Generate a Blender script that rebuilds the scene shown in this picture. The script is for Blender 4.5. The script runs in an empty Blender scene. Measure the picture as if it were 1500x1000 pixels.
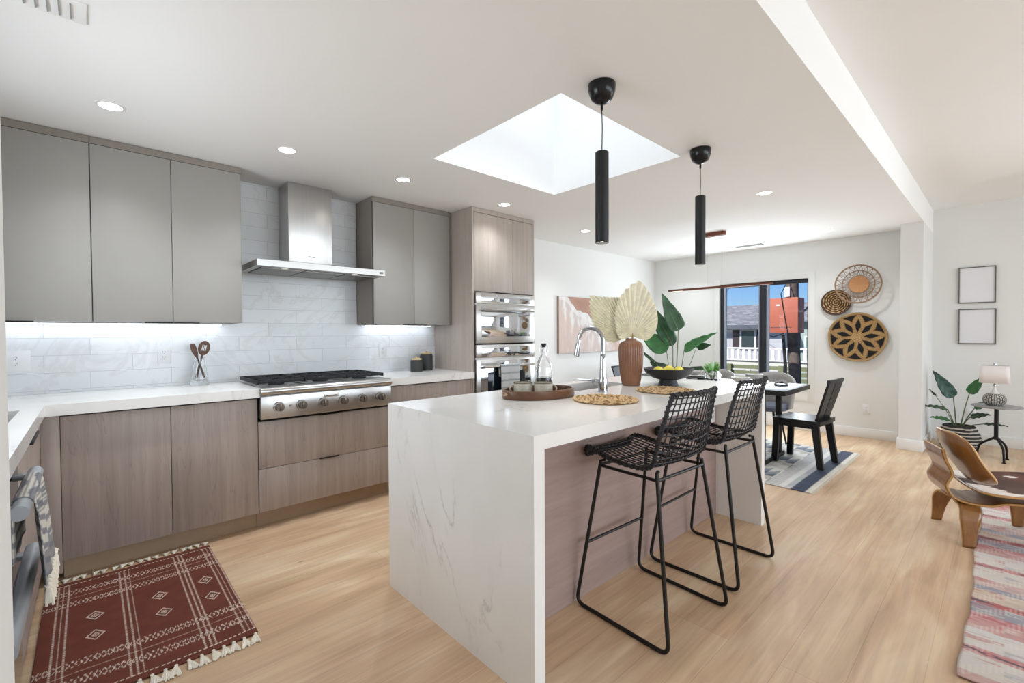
import bpy, bmesh, math, random
from mathutils import Vector, Matrix, noise
from math import sin, cos, pi, radians, sqrt, atan2, exp
random.seed(7)
S = bpy.context.scene
COL = S.collection

# ------------------------------------------------------------------ camera
cam_d = bpy.data.cameras.new('camera'); cam = bpy.data.objects.new('camera', cam_d); COL.objects.link(cam)
S.camera = cam
cam_d.sensor_fit = 'HORIZONTAL'; cam_d.sensor_width = 36.0
cam_d.lens = 36.0 * 669.3752 / 1500.0
cam_d.clip_start = 0.05; cam_d.clip_end = 300
YAW, PITCH, ROLL, CH = 0.7457, -0.0187, 0.005, 1.2603
fwd = Vector((sin(YAW) * cos(PITCH), cos(YAW) * cos(PITCH), sin(PITCH)))
rt0 = Vector((cos(YAW), -sin(YAW), 0)); up0 = rt0.cross(fwd)
rt = rt0 * cos(ROLL) - up0 * sin(ROLL)
up = rt0 * sin(ROLL) + up0 * cos(ROLL)
M = Matrix(((rt.x, up.x, -fwd.x, 0), (rt.y, up.y, -fwd.y, 0), (rt.z, up.z, -fwd.z, CH), (0, 0, 0, 1)))
cam.matrix_world = M

# ------------------------------------------------------------------ view, world, sun, window daylight
S.view_settings.view_transform = 'Standard'; S.view_settings.look = 'None'
S.view_settings.gamma = 1.0; S.view_settings.use_curve_mapping = False
S.view_settings.exposure = 0.60
S.cycles.max_bounces = 10; S.cycles.diffuse_bounces = 6; S.cycles.glossy_bounces = 4
S.cycles.transmission_bounces = 8; S.cycles.transparent_max_bounces = 12
S.cycles.caustics_reflective = False; S.cycles.caustics_refractive = False
S.cycles.sample_clamp_indirect = 6.0
S.cycles.use_denoising = True
w = bpy.data.worlds.new('world'); S.world = w; w.use_nodes = True
wt = w.node_tree; bg = wt.nodes['Background']
sky = wt.nodes.new('ShaderNodeTexSky'); sky.sky_type = 'NISHITA'; sky.sun_disc = False
sky.sun_elevation = radians(42); sky.sun_rotation = radians(250); sky.air_density = 1.0; sky.dust_density = 0.2; sky.ozone_density = 4.0
tint = wt.nodes.new('ShaderNodeMix'); tint.data_type = 'RGBA'; tint.blend_type = 'MULTIPLY'; tint.inputs[0].default_value = 1.0
tint.inputs[7].default_value = (0.62, 0.85, 1.25, 1)
wt.links.new(sky.outputs[0], tint.inputs[6]); wt.links.new(tint.outputs[2], bg.inputs[0]); bg.inputs[1].default_value = 0.056


def lamp(name, kind, loc, energy, color=(1, 1, 1), size=None, size_y=None, direction=None, parent=None, **kw):
    d = bpy.data.lights.new(name, kind); d.energy = energy; d.color = color
    if kind == 'AREA':
        d.shape = 'RECTANGLE'; d.size = size; d.size_y = size_y or size
    elif size is not None and kind in ('SPOT', 'POINT'):
        d.shadow_soft_size = size
    for k, v in kw.items(): setattr(d, k, v)
    o = bpy.data.objects.new(name, d); COL.objects.link(o); o.location = loc
    if direction is not None:
        o.rotation_euler = Vector(direction).to_track_quat('-Z', 'Y').to_euler()
    if parent: o.parent = parent
    return o


lamp('sun', 'SUN', (0, 0, 20), 3.3, (1.0, 0.95, 0.88), direction=(0.80, -0.30, -0.68), angle=radians(0.6))
# daylight coming in at the big windows behind the camera, plus fill added at the living room and over the sink
lamp('daylight_front_windows', 'AREA', (3.4, -4.33, 1.5), 155, (0.84, 0.93, 1.0), 6.6, 2.0, (0, 1, -0.55))
lamp('added_fill_living', 'AREA', (7.33, -2.2, 1.5), 45, (0.84, 0.93, 1.0), 1.8, 1.7, (-1, 0, 0))  # added fill lamp, behind a living room window assumed out of view
lamp('added_fill_left', 'AREA', (-0.93, 2.3, 1.6), 20, (0.88, 0.95, 1.0), 1.5, 0.95, (1, 0, 0))  # fill lamp added to brighten the kitchen, behind an assumed sink window
lamp('daylight_skylight', 'AREA', (2.238, 1.988, 3.92), 13, (0.88, 0.95, 1.0), 1.1, 1.0, (0, 0, -1))
lamp('daylight_dining_window', 'AREA', (6.70, 2.27, 1.25), 34, (0.84, 0.93, 1.0), 1.05, 1.30, (-1, 0, 0))


# ------------------------------------------------------------------ colour and materials
def lin(c):
    if isinstance(c, str):
        c = tuple(int(c[i:i + 2], 16) / 255 for i in (0, 2, 4))
    return tuple(x / 12.92 if x <= 0.04045 else ((x + 0.055) / 1.055) ** 2.4 for x in c)


def rgba(c): return (*lin(c), 1)


MATS = {}


class NT:
    def __init__(s, name):
        s.m = bpy.data.materials.new(name); s.m.use_nodes = True; s.t = s.m.node_tree
        s.b = s.t.nodes['Principled BSDF']; s.o = s.t.nodes['Material Output']

    def n(s, typ, **kw):
        x = s.t.nodes.new(typ)
        for k, v in kw.items():
            if k in x.inputs and not hasattr(x, k): x.inputs[k].default_value = v
            else: setattr(x, k, v)
        return x

    def l(s, a, b): s.t.links.new(a, b)

    def coord(s, scale=(1, 1, 1), rot=(0, 0, 0), loc=(0, 0, 0), kind='Object'):
        tc = s.n('ShaderNodeTexCoord'); mp = s.n('ShaderNodeMapping')
        mp.inputs['Scale'].default_value = scale; mp.inputs['Rotation'].default_value = rot; mp.inputs['Location'].default_value = loc
        s.l(tc.outputs[kind], mp.inputs[0]); return mp.outputs[0]

    def noise(s, vec, scale=5, detail=4, rough=0.5, dist=0.0):
        x = s.n('ShaderNodeTexNoise'); s.l(vec, x.inputs['Vector'])
        x.inputs['Scale'].default_value = scale; x.inputs['Detail'].default_value = detail
        x.inputs['Roughness'].default_value = rough; x.inputs['Distortion'].default_value = dist
        return x.outputs[0]

    def ramp(s, fac, stops):
        x = s.n('ShaderNodeValToRGB'); s.l(fac, x.inputs[0]); e = x.color_ramp.elements
        while len(e) < len(stops): e.new(0.5)
        for i, (p, c) in enumerate(stops):
            e[i].position = p; e[i].color = rgba(c) if not (isinstance(c, tuple) and len(c) == 4) else c
        return x.outputs[0]

    def mix(s, a, b, fac, mode='MIX'):
        x = s.n('ShaderNodeMix'); x.data_type = 'RGBA'; x.blend_type = mode
        for sock, v in ((x.inputs[0], fac), (x.inputs[6], a), (x.inputs[7], b)):
            if isinstance(v, (int, float)): sock.default_value = v
            elif isinstance(v, (tuple, str)): sock.default_value = rgba(v) if isinstance(v, str) or len(v) == 3 else v
            else: s.l(v, sock)
        return x.outputs[2]

    def bump(s, h, strength=0.2, dist=0.01):
        x = s.n('ShaderNodeBump'); x.inputs['Strength'].default_value = strength; x.inputs['Distance'].default_value = dist
        s.l(h, x.inputs['Height']); s.l(x.outputs[0], s.b.inputs['Normal'])

    def set(s, **kw):
        for k, v in kw.items():
            k = {'rough': 'Roughness', 'metal': 'Metallic', 'color': 'Base Color', 'spec': 'Specular IOR Level', 'coat': 'Coat Weight',
                 'trans': 'Transmission Weight', 'ior': 'IOR', 'emit': 'Emission Color', 'emits': 'Emission Strength', 'alpha': 'Alpha',
                 'sheen': 'Sheen Weight', 'sss': 'Subsurface Weight'}[k]
            if isinstance(v, str): v = rgba(v)
            if hasattr(v, 'is_linked'): s.l(v, s.b.inputs[k])
            else: s.b.inputs[k].default_value = v
        return s


def mat(name, color, rough=0.5, metal=0.0, var=0.04, nscale=12, bump=0.0, **kw):
    if name in MATS: return MATS[name]
    x = NT(name); v = x.coord()
    c = lin(color); n1 = x.noise(v, nscale, 3)
    lo = tuple(max(0, q * (1 - var)) for q in c) + (1,); hi = tuple(min(1, q * (1 + var)) for q in c) + (1,)
    x.set(color=x.ramp(n1, [(0.3, lo), (0.7, hi)]), rough=rough, metal=metal, **kw)
    if bump: x.bump(x.noise(v, nscale * 6, 3), bump, 0.002)
    MATS[name] = x.m; return x.m


def wood(name, c1, c2, axis='Z', rough=0.5, fine=70, coat=0.0, contrast=0.5, **kw):
    x = NT(name); sc = {'X': (1.2, fine / 2, fine / 2), 'Y': (fine / 2, 1.2, fine / 2), 'Z': (fine / 2, fine / 2, 1.2)}[axis]
    v = x.coord(sc); v2 = x.coord({'X': (.5, 7, 7), 'Y': (7, .5, 7), 'Z': (7, 7, .5)}[axis])
    f = x.noise(v, 1.0, 5, 0.6, 0.3); g = x.noise(v2, 1.0, 3, 0.5, 1.8)
    wv = x.n('ShaderNodeMath', operation='MULTIPLY'); x.l(g, wv.inputs[0]); wv.inputs[1].default_value = 9.0
    fr = x.n('ShaderNodeMath', operation='FRACT'); x.l(wv.outputs[0], fr.inputs[0])
    a = x.ramp(f, [(0.5 - contrast * .4, c1), (0.5 + contrast * .4, c2)])
    b = x.ramp(fr.outputs[0], [(0.0, c1), (0.12, c2), (1.0, c2)])
    x.set(color=x.mix(a, b, 0.35), rough=rough, coat=coat, **kw); x.bump(f, 0.05, 0.002)
    MATS[name] = x.m; return x.m


def attr_mat(name, rough=0.8, bump=0.0, bscale=300, **kw):
    x = NT(name); a = x.n('ShaderNodeAttribute'); a.attribute_name = 'pattern'
    n1 = x.noise(x.coord(), bscale, 3)
    x.set(color=x.mix(a.outputs['Color'], (0.5, 0.5, 0.5), 0.0), rough=rough, **kw)
    if bump: x.bump(n1, bump, 0.003)
    MATS[name] = x.m; return x.m


# wall paint etc.
M_wall = mat('white_wall_paint', 'e4e4e2', 0.85, var=0.008, nscale=2)
M_ceil = mat('white_ceiling_paint', 'f3f3f2', 0.9, var=0.006, nscale=2)
M_trim = mat('white_trim_paint', 'ebebe9', 0.45, var=0.006)
M_black = mat('black_metal', '17171a', 0.4, 0.5)
M_blackp = mat('black_pull', '1d1b1a', 0.45, 0.6)
M_dkwin = mat('dark_bronze_window_frame', '23262e', 0.4, 0.2)
M_upper = mat('matte_taupe_lacquer', '989590', 0.42, var=0.01)
M_carcass = mat('taupe_carcass', '857d75', 0.5, var=0.01)
M_dark = mat('dark_gap', '2c2623', 0.8)
M_wood = wood('grey_brown_vertical_wood_grain', '8b7e76', 'b3a69e', 'Z', 0.5, 60, contrast=.6)
M_woodH = wood('grey_brown_horizontal_wood_grain', '8d7770', 'a48e86', 'X', 0.5, 50)
M_tall = wood('taupe_tall_cabinet_wood_grain', '9c9188', 'b4a9a0', 'Z', 0.5, 60)
M_walnut = wood('walnut_wood', '4a2a1a', '7a4a30', 'X', 0.4, 60, 0.2)
M_walnutY = wood('walnut_fixture_wood', '5a3020', '7d4a36', 'Y', 0.7, 60, 0.0)
M_traywood = wood('acacia_tray_wood', '321d12', '68401f', 'X', 0.35, 40, 0.3)
M_spoon = wood('dark_spoon_wood', '3c2a22', '6b4c3b', 'Z', 0.5, 80)
M_ply = wood('walnut_plywood_veneer', '6d431f', '9b6a38', 'Z', 0.3, 50, 0.4)
M_plyedge = mat('light_plywood_edge', 'c09358', 0.45, var=0.1, nscale=60)
M_chairwood = mat('black_stained_wood', '0b0b0e', 0.4, var=0.2, spec=.35)


def mk_steel(name, axis, base='b9b7b4', rough=0.28):
    x = NT(name); sc = {'X': (2, 200, 200), 'Z': (200, 200, 2), 'Y': (200, 2, 200)}[axis]
    f = x.noise(x.coord(sc), 1.0, 3)
    x.set(color=x.ramp(f, [(0.2, base), (0.8, tuple(min(1, q * 1.06) for q in (int(base[i:i + 2], 16) / 255 for i in (0, 2, 4))))]), metal=1.0, rough=rough)
    x.bump(f, 0.02, 0.001); return x.m


M_steel = mk_steel('brushed_stainless_steel', 'X')
M_steelZ = mk_steel('brushed_stainless_steel_vertical', 'Z', 'c2c0be', 0.33)
M_steelY = mat('satin_steel_bar', 'a4a9af', 0.4, 0.35)
M_mirror = mat('polished_oven_steel_glass', 'd0d4da', 0.06, 1.0, var=0.01)
M_chrome = mat('polished_chrome', 'b4b6ba', 0.05, 1.0, var=0.01)
M_iron = mat('black_cast_iron', '17181b', 0.55, 0.3, bump=0.2)

# quartz
def mk_quartz():
    x = NT('white_quartz_with_grey_veins')
    v = x.coord((1, 1, 0.7)); nz = x.noise(v, 1.1, 6, 0.6, 1.5)
    sb = x.n('ShaderNodeMath', operation='SUBTRACT'); x.l(nz, sb.inputs[0]); sb.inputs[1].default_value = 0.5
    ab = x.n('ShaderNodeMath', operation='ABSOLUTE'); x.l(sb.outputs[0], ab.inputs[0])
    vein = x.ramp(ab.outputs[0], [(0.0, (1, 1, 1, 1)), (0.008, (0.2, 0.2, 0.2, 1)), (0.03, (0, 0, 0, 1))])
    patch = x.ramp(x.noise(v, 2.3, 5, .6), [(0.5, (0, 0, 0, 1)), (0.7, (1, 1, 1, 1))])
    m = x.mix(vein, patch, 1.0, 'MULTIPLY')
    base = x.ramp(x.noise(v, 3, 4), [(0.3, 'e5e4e1'), (0.7, 'edecea')])
    x.set(color=x.mix(base, 'b4b1ad', m), rough=0.16, spec=0.5)
    return x.m


M_quartz = mk_quartz()


def mk_tile():
    x = NT('white_marble_subway_tile')
    tc = x.n('ShaderNodeTexCoord'); sp = x.n('ShaderNodeSeparateXYZ'); cb = x.n('ShaderNodeCombineXYZ')
    x.l(tc.outputs['Object'], sp.inputs[0]); x.l(sp.outputs[0], cb.inputs[0]); x.l(sp.outputs[2], cb.inputs[1])
    br = x.n('ShaderNodeTexBrick'); x.l(cb.outputs[0], br.inputs['Vector'])
    br.offset = 0.5; br.inputs['Scale'].default_value = 1.0; br.inputs['Brick Width'].default_value = 0.405
    br.inputs['Row Height'].default_value = 0.1035; br.inputs['Mortar Size'].default_value = 0.0016; br.inputs['Mortar Smooth'].default_value = 0.3
    br.inputs['Color1'].default_value = rgba('e6e8ea'); br.inputs['Color2'].default_value = rgba('dfe2e4'); br.inputs['Mortar'].default_value = rgba('c3c6c8')
    nz = x.noise(cb.outputs[0], 1.6, 6, 0.6, 1.4)
    sb = x.n('ShaderNodeMath', operation='SUBTRACT'); x.l(nz, sb.inputs[0]); sb.inputs[1].default_value = 0.5
    ab = x.n('ShaderNodeMath', operation='ABSOLUTE'); x.l(sb.outputs[0], ab.inputs[0])
    vein = x.ramp(ab.outputs[0], [(0.0, (0.45, 0.45, 0.45, 1)), (0.03, (0, 0, 0, 1))])
    x.set(color=x.mix(br.outputs['Color'], 'd2d0d0', vein), rough=0.22)
    inv = x.n('ShaderNodeMath', operation='SUBTRACT'); inv.inputs[0].default_value = 1.0; x.l(br.outputs['Fac'], inv.inputs[1])
    x.bump(inv.outputs[0], 0.3, 0.002)
    return x.m


M_tile = mk_tile()


def mk_floor():
    x = NT('light_oak_planks')
    v = x.coord()
    br = x.n('ShaderNodeTexBrick'); x.l(v, br.inputs['Vector']); br.offset = 0.37; br.offset_frequency = 3
    br.inputs['Scale'].default_value = 1.0; br.inputs['Brick Width'].default_value = 1.9; br.inputs['Row Height'].default_value = 0.19
    br.inputs['Mortar Size'].default_value = 0.0012; br.inputs['Mortar Smooth'].default_value = 0.2; br.inputs['Bias'].default_value = 0.0
    br.inputs['Color1'].default_value = rgba('bfa88c'); br.inputs['Color2'].default_value = rgba('cfbba0'); br.inputs['Mortar'].default_value = rgba('9a8068')
    g = x.noise(x.coord((1.4, 26, 1)), 1.0, 6, 0.65, 0.6)
    big = x.noise(x.coord((0.9, 3.5, 1), loc=(3, 1, 0)), 1.4, 3, 0.5, 1.0)
    c = x.mix(br.outputs['Color'], x.ramp(g, [(0.32, '9c866f'), (0.68, 'f1e3d2')]), 0.6, 'OVERLAY')
    c = x.mix(c, x.ramp(big, [(0.3, 'a78a70'), (0.5, 'c6a58b'), (0.7, 'dccbb0')]), 0.5)
    kn = x.n('ShaderNodeTexVoronoi'); x.l(x.coord((1.0, 2.2, 1)), kn.inputs['Vector']); kn.inputs['Scale'].default_value = 1.6
    knot = x.ramp(kn.outputs['Distance'], [(0.0, (1, 1, 1, 1)), (0.035, (0, 0, 0, 1))])
    c = x.mix(c, '80604a', knot)
    x.set(color=c, rough=x.ramp(g, [(0.2, (0.42, 0.42, 0.42, 1)), (0.8, (0.5, 0.5, 0.5, 1))]), spec=0.45)
    inv = x.n('ShaderNodeMath', operation='SUBTRACT'); inv.inputs[0].default_value = 1.0; x.l(br.outputs['Fac'], inv.inputs[1])
    x.bump(inv.outputs[0], 0.25, 0.001)
    return x.m


M_floor = mk_floor()


def mk_glass(name, tint='ffffff', ior=1.45):
    x = NT(name); x.set(color=tint, rough=0.0, trans=1.0, ior=ior); return x.m


def mk_pane(name):
    x = NT(name); tr = x.n('ShaderNodeBsdfTransparent'); gl = x.n('ShaderNodeBsdfGlossy'); gl.inputs['Roughness'].default_value = 0.0
    lw = x.n('ShaderNodeFresnel'); lw.inputs[0].default_value = 1.3; ms = x.n('ShaderNodeMixShader')
    x.l(lw.outputs[0], ms.inputs[0]); x.l(tr.outputs[0], ms.inputs[1]); x.l(gl.outputs[0], ms.inputs[2]); x.l(ms.outputs[0], x.o.inputs[0]); return x.m


M_glass = mk_glass('clear_glass'); M_pane = mk_pane('window_pane_glass')
M_wine = mk_glass('dark_purple_liquid', '2a1630', 1.33); M_wine = mat('dark_purple_liquid_body', '1d1622', .1)


def emis(name, col, s):
    x = NT(name); x.set(color=col, emit=col, emits=s); return x.m


M_bulb = emis('lamp_disc_glow', 'fff4e6', 9.0)
M_led = emis('led_strip_glow', 'e8f2ff', 9.0)
M_leaf = mat('dark_green_leaf', '26452a', 0.38, var=0.35, nscale=9, bump=0.05)
M_leaf2 = mat('mid_green_leaf', '2f6a34', 0.4, var=0.3, nscale=9)
M_fern = mat('bright_fern_leaf', '78b850', 0.5, var=0.3, nscale=20)
M_stem = mat('green_stem', '5b6b45', 0.5, var=0.2)
M_palm = mat('dried_palm_leaf', 'ece6d0', 0.85, var=0.10, nscale=30)
M_vase = mat('terracotta_ribbed_ceramic', '8a6047', 0.32, var=0.06)
M_bowl = mat('charcoal_bowl_ceramic', '2b2b2f', 0.45, var=0.15)
M_lemon = mat('lemon_skin', 'ddd24a', 0.45, var=0.08, bump=0.15, nscale=40)
M_mug = mat('speckled_cream_stoneware', 'b9b3a4', 0.4, var=0.15, nscale=90)
M_mugband = mat('brown_mug_rim', '6a5c4c', 0.5)
M_jar = mat('matte_charcoal_ceramic', '2e3231', 0.6, var=0.1)
M_palewood = mat('pale_wood_lid', 'c9b68c', 0.6, var=0.08, nscale=40)
M_plate = mat('white_outlet_plastic', 'e6e7e8', 0.35, var=0.005)
M_slot = mat('outlet_slot_dark', '55585c', 0.6)
M_greyfab = mat('light_grey_shell', 'a7a5a2', 0.7, var=0.05)
M_rattan = mat('black_rattan_wrap', '1c1d22', 0.5, var=0.3, nscale=120, bump=0.3)
M_stoolmetal = mat('dark_bronze_stool_metal', '2a2826', 0.42, 0.6)
M_cream = mat('cream_cotton_tassel', 'e6dfd0', 0.9, var=0.08, nscale=80)
M_soil = mat('dark_soil', '2a211c', 0.9)
M_attr = attr_mat('woven_pattern', 0.9, 0.35, 260)
M_attr_s = attr_mat('smooth_pattern', 0.75, 0.1, 120)


# ------------------------------------------------------------------ mesh helpers
class MB:
    def __init__(s): s.bm = bmesh.new()

    def box(s, x0, x1, y0, y1, z0, z1, bev=0.0):
        bm = s.bm; r = bmesh.ops.create_cube(bm, size=1.0); vs = r['verts']
        for v in vs:
            v.co = Vector(((x0 + x1) / 2 + v.co.x * (x1 - x0), (y0 + y1) / 2 + v.co.y * (y1 - y0), (z0 + z1) / 2 + v.co.z * (z1 - z0)))
        if bev > 0:
            es = list({e for v in vs for e in v.link_edges})
            bmesh.ops.bevel(bm, geom=es, offset=min(bev, abs(x1 - x0) * .45, abs(y1 - y0) * .45, abs(z1 - z0) * .45), segments=2, profile=0.5, affect='EDGES')
        return s

    def ring(s, c, a, b, r, n):
        return [s.bm.verts.new(c + a * (r * cos(2 * pi * i / n)) + b * (r * sin(2 * pi * i / n))) for i in range(n)]

    def bridge(s, A, B):
        n = len(A)
        for i in range(n):
            j = (i + 1) % n
            try: s.bm.faces.new((A[i], A[j], B[j], B[i]))
            except ValueError: pass

    def tube(s, pts, r, n=8, closed=False, caps=True):
        P = [Vector(p) for p in pts]; m = len(P)
        rs = r if isinstance(r, (list, tuple)) else [r] * m
        rings = []; prev = None
        for i in range(m):
            if closed: t = P[(i + 1) % m] - P[i - 1]
            else: t = P[min(i + 1, m - 1)] - P[max(i - 1, 0)]
            if t.length < 1e-9: t = Vector((0, 0, 1))
            t.normalize()
            if prev is None:
                a = t.orthogonal().normalized()
            else:
                a = prev - t * prev.dot(t)
                a = a.normalized() if a.length > 1e-6 else t.orthogonal().normalized()
            prev = a; rings.append(s.ring(P[i], a, t.cross(a), rs[i], n))
        for i in range(m - 1): s.bridge(rings[i], rings[i + 1])
        if closed: s.bridge(rings[-1], rings[0])
        elif caps:
            s.bm.faces.new(rings[0][::-1]); s.bm.faces.new(rings[-1])
        return s

    def cyl(s, p0, p1, r, n=24, r1=None): return s.tube([p0, p1], [r, r if r1 is None else r1], n)

    def lathe(s, prof, c=(0, 0, 0), n=32, rib=None, sq=(1, 1)):
        c = Vector(c); rings = []
        for (r, z) in prof:
            if r < 1e-6: rings.append([s.bm.verts.new(c + Vector((0, 0, z)))])
            else:
                rg = []
                for i in range(n):
                    k = 1.0 if rib is None else rib(i, n, z)
                    rg.append(s.bm.verts.new(c + Vector((r * k * sq[0] * cos(2 * pi * i / n), r * k * sq[1] * sin(2 * pi * i / n), z))))
                rings.append(rg)
        for A, B in zip(rings, rings[1:]):
            if len(A) == 1 and len(B) == 1: continue
            if len(A) == 1:
                for i in range(n): s.bm.faces.new((A[0], B[(i + 1) % n], B[i]))
            elif len(B) == 1:
                for i in range(n): s.bm.faces.new((A[i], A[(i + 1) % n], B[0]))
            else: s.bridge(A, B)
        return s

    def prism(s, poly, fn, t0, t1):
        """poly of (a,b); fn(a,b,t) -> xyz"""
        A = [s.bm.verts.new(fn(a, b, t0)) for a, b in poly]; B = [s.bm.verts.new(fn(a, b, t1)) for a, b in poly]
        s.bm.faces.new(A[::-1]); s.bm.faces.new(B); s.bridge(A, B); return s

    def grid(s, nu, nv, fn, col=None, wrap=False):
        vs = [[s.bm.verts.new(fn(i / (nu - 1), j / (nv - 1))) for j in range(nv)] for i in range(nu)]
        for i in range(nu - 1):
            for j in range(nv - 1): s.bm.faces.new((vs[i][j], vs[i + 1][j], vs[i + 1][j + 1], vs[i][j + 1]))
        return s

    def face(s, pts): s.bm.faces.new([s.bm.verts.new(p) for p in pts]); return s

    def ico(s, c, r, sub=2, sc=(1, 1, 1)):
        res = bmesh.ops.create_icosphere(s.bm, subdivisions=sub, radius=1.0)
        for v in res['verts']: v.co = Vector((c[0] + v.co.x * r * sc[0], c[1] + v.co.y * r * sc[1], c[2] + v.co.z * r * sc[2]))
        return s

    def build(s, name, m, parent=None, smooth=True, angle=35, fix=True):
        if fix: bmesh.ops.recalc_face_normals(s.bm, faces=s.bm.faces)
        me = bpy.data.meshes.new(name)
        if parent is not None:
            s.bm.transform(Matrix.Translation(-wloc(parent)))
        s.bm.to_mesh(me); s.bm.free()
        if smooth:
            for p in me.polygons: p.use_smooth = True
            me.set_sharp_from_angle(angle=radians(angle))
        me.materials.append(m)
        o = bpy.data.objects.new(name, me); COL.objects.link(o)
        if parent is not None: o.parent = parent
        return o


def wloc(o):
    v = Vector((0, 0, 0))
    while o is not None: v += o.location; o = o.parent
    return v


def tag(o, label=None, cat=None, group=None, kind=None):
    if label: o['label'] = label
    if cat: o['category'] = cat
    if group: o['group'] = group
    if kind: o['kind'] = kind
    return o


def thing(name, label, cat, loc=(0, 0, 0), group=None):
    o = bpy.data.objects.new(name, None); COL.objects.link(o); o.location = loc; o.empty_display_size = 0.05
    return tag(o, label, cat, group)


def struct(name, mb, m, parent=None, **kw):
    o = mb.build(name, m, parent, **kw)
    if parent is None: o['kind'] = 'structure'
    return o


def copy_tree(o, parent=None):
    c = o.copy(); COL.objects.link(c); c.parent = parent
    for ch in list(o.children): copy_tree(ch, c)
    return c


def patterned(name, nu, nv, pos, colfn, m, parent=None, thick=0.0, off=-1):
    """a grid surface whose pattern is stored as a colour attribute"""
    me = bpy.data.meshes.new(name); vs = []; cs = []; base = wloc(parent) if parent is not None else Vector((0, 0, 0))
    for i in range(nu):
        for j in range(nv):
            u, v = i / (nu - 1), j / (nv - 1)
            vs.append(Vector(pos(u, v)) - base); cs.append((*lin(colfn(u, v)), 1))
    fs = [(i * nv + j, (i + 1) * nv + j, (i + 1) * nv + j + 1, i * nv + j + 1) for i in range(nu - 1) for j in range(nv - 1)]
    me.from_pydata(vs, [], fs)
    a = me.color_attributes.new('pattern', 'FLOAT_COLOR', 'POINT')
    a.data.foreach_set('color', [q for c in cs for q in c])
    for p in me.polygons: p.use_smooth = True
    me.materials.append(m)
    o = bpy.data.objects.new(name, me); COL.objects.link(o)
    if parent is not None: o.parent = parent
    if thick:
        md = o.modifiers.new('thickness', 'SOLIDIFY'); md.thickness = thick; md.offset = off
    return o


def sm(a, b, x):
    t = max(0, min(1, (x - a) / (b - a))); return t * t * (3 - 2 * t)


def hexc(h): return tuple(int(h[i:i + 2], 16) / 255 for i in (0, 2, 4))


def mixc(a, b, t):
    a = hexc(a) if isinstance(a, str) else a; b = hexc(b) if isinstance(b, str) else b
    return tuple(x * (1 - t) + y * t for x, y in zip(a, b))


def fbm(x, y, z=0.0, o=3): return noise.fractal((x, y, z), 1.0, 2.0, o)


# ------------------------------------------------------------------ the room
W = 3.867; H = 2.393; XD = 6.7115; XL = -0.82; YP = 0.593; HL = 2.66; XV = 7.223; YF = -4.2
struct('floor', MB().box(XL - .15, XV + .15, YF - .15, W + .15, -0.06, 0), M_floor, smooth=False)
# kitchen ceiling with the opening of the skylight well
SX0, SX1, SY0, SY1, SZ = 1.656, 2.822, 1.442, 2.5345, 3.85
b = MB()
b.box(XL - .15, SX0, YP, W + .15, H, 2.81); b.box(SX1, XV + .15, YP, W + .15, H, 2.81)
b.box(SX0, SX1, YP, SY0, H, 2.81); b.box(SX0, SX1, SY1, W + .15, H, 2.81)
struct('ceiling', b, M_ceil, smooth=False)
b = MB(); b.box(XL - .15, XV + .15, YF - .15, YP - .0005, HL, HL + .15)
struct('ceiling', b, M_ceil, smooth=False)
b = MB(); t = 0.05
b.box(SX0 - t, SX0, SY0 - t, SY1 + t, 2.81, SZ); b.box(SX1, SX1 + t, SY0 - t, SY1 + t, 2.81, SZ)
b.box(SX0, SX1, SY0 - t, SY0, 2.81, SZ); b.box(SX0, SX1, SY1, SY1 + t, 2.81, SZ)
struct('wall_skylight', b, mat('white_skylight_well_paint', 'f2f3f4', 0.9, var=0.004, nscale=2), smooth=False)
wn = struct('window_2', MB().box(SX0 - t, SX1 + t, SY0 - t, SY1 + t, SZ, SZ + .012), M_pane, smooth=False)
# walls
struct('wall_left', MB().box(XL - .15, XD + .15, W, W + .15, 0, H), M_wall, smooth=False)
WY0, WY1, WZ0, WZ1 = 1.715, 2.83, 0.52, 1.938
b = MB()
b.box(XD, XD + .15, WY1, W, 0, H); b.box(XD, XD + .15, YP + .17, WY0, 0, H)
b.box(XD, XD + .15, WY0, WY1, 0, WZ0); b.box(XD, XD + .15, WY0, WY1, WZ1, H)
struct('wall_back', b, M_wall, smooth=False)
PX = 6.335; PYL = 0.775
struct('trim_1', MB().box(PX, XV + .15, YP, PYL, 0, H), M_wall, smooth=False)
b = MB(); b.box(XV, XV + .15, YF, -3.1, 0, HL); b.box(XV, XV + .15, -1.3, YP, 0, HL); b.box(XV, XV + .15, -3.1, -1.3, 0, .65); b.box(XV, XV + .15, -3.1, -1.3, 2.35, HL)
struct('wall_right', b, M_wall, smooth=False)
f = MB(); f.box(XV + .04, XV + .09, -3.1, -1.3, .65, .70); f.box(XV + .04, XV + .09, -3.1, -1.3, 2.30, 2.35)
for q in (-3.1, -2.225, -1.35): f.box(XV + .04, XV + .09, q, q + .05, .70, 2.30)
wn = struct('window_5', f, M_dkwin, smooth=False)  # assumed window, out of view, added with its fill lamp
MB().box(XV + .06, XV + .066, -3.05, -1.35, .70, 2.30).build('window_pane', M_pane, wn)
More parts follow.
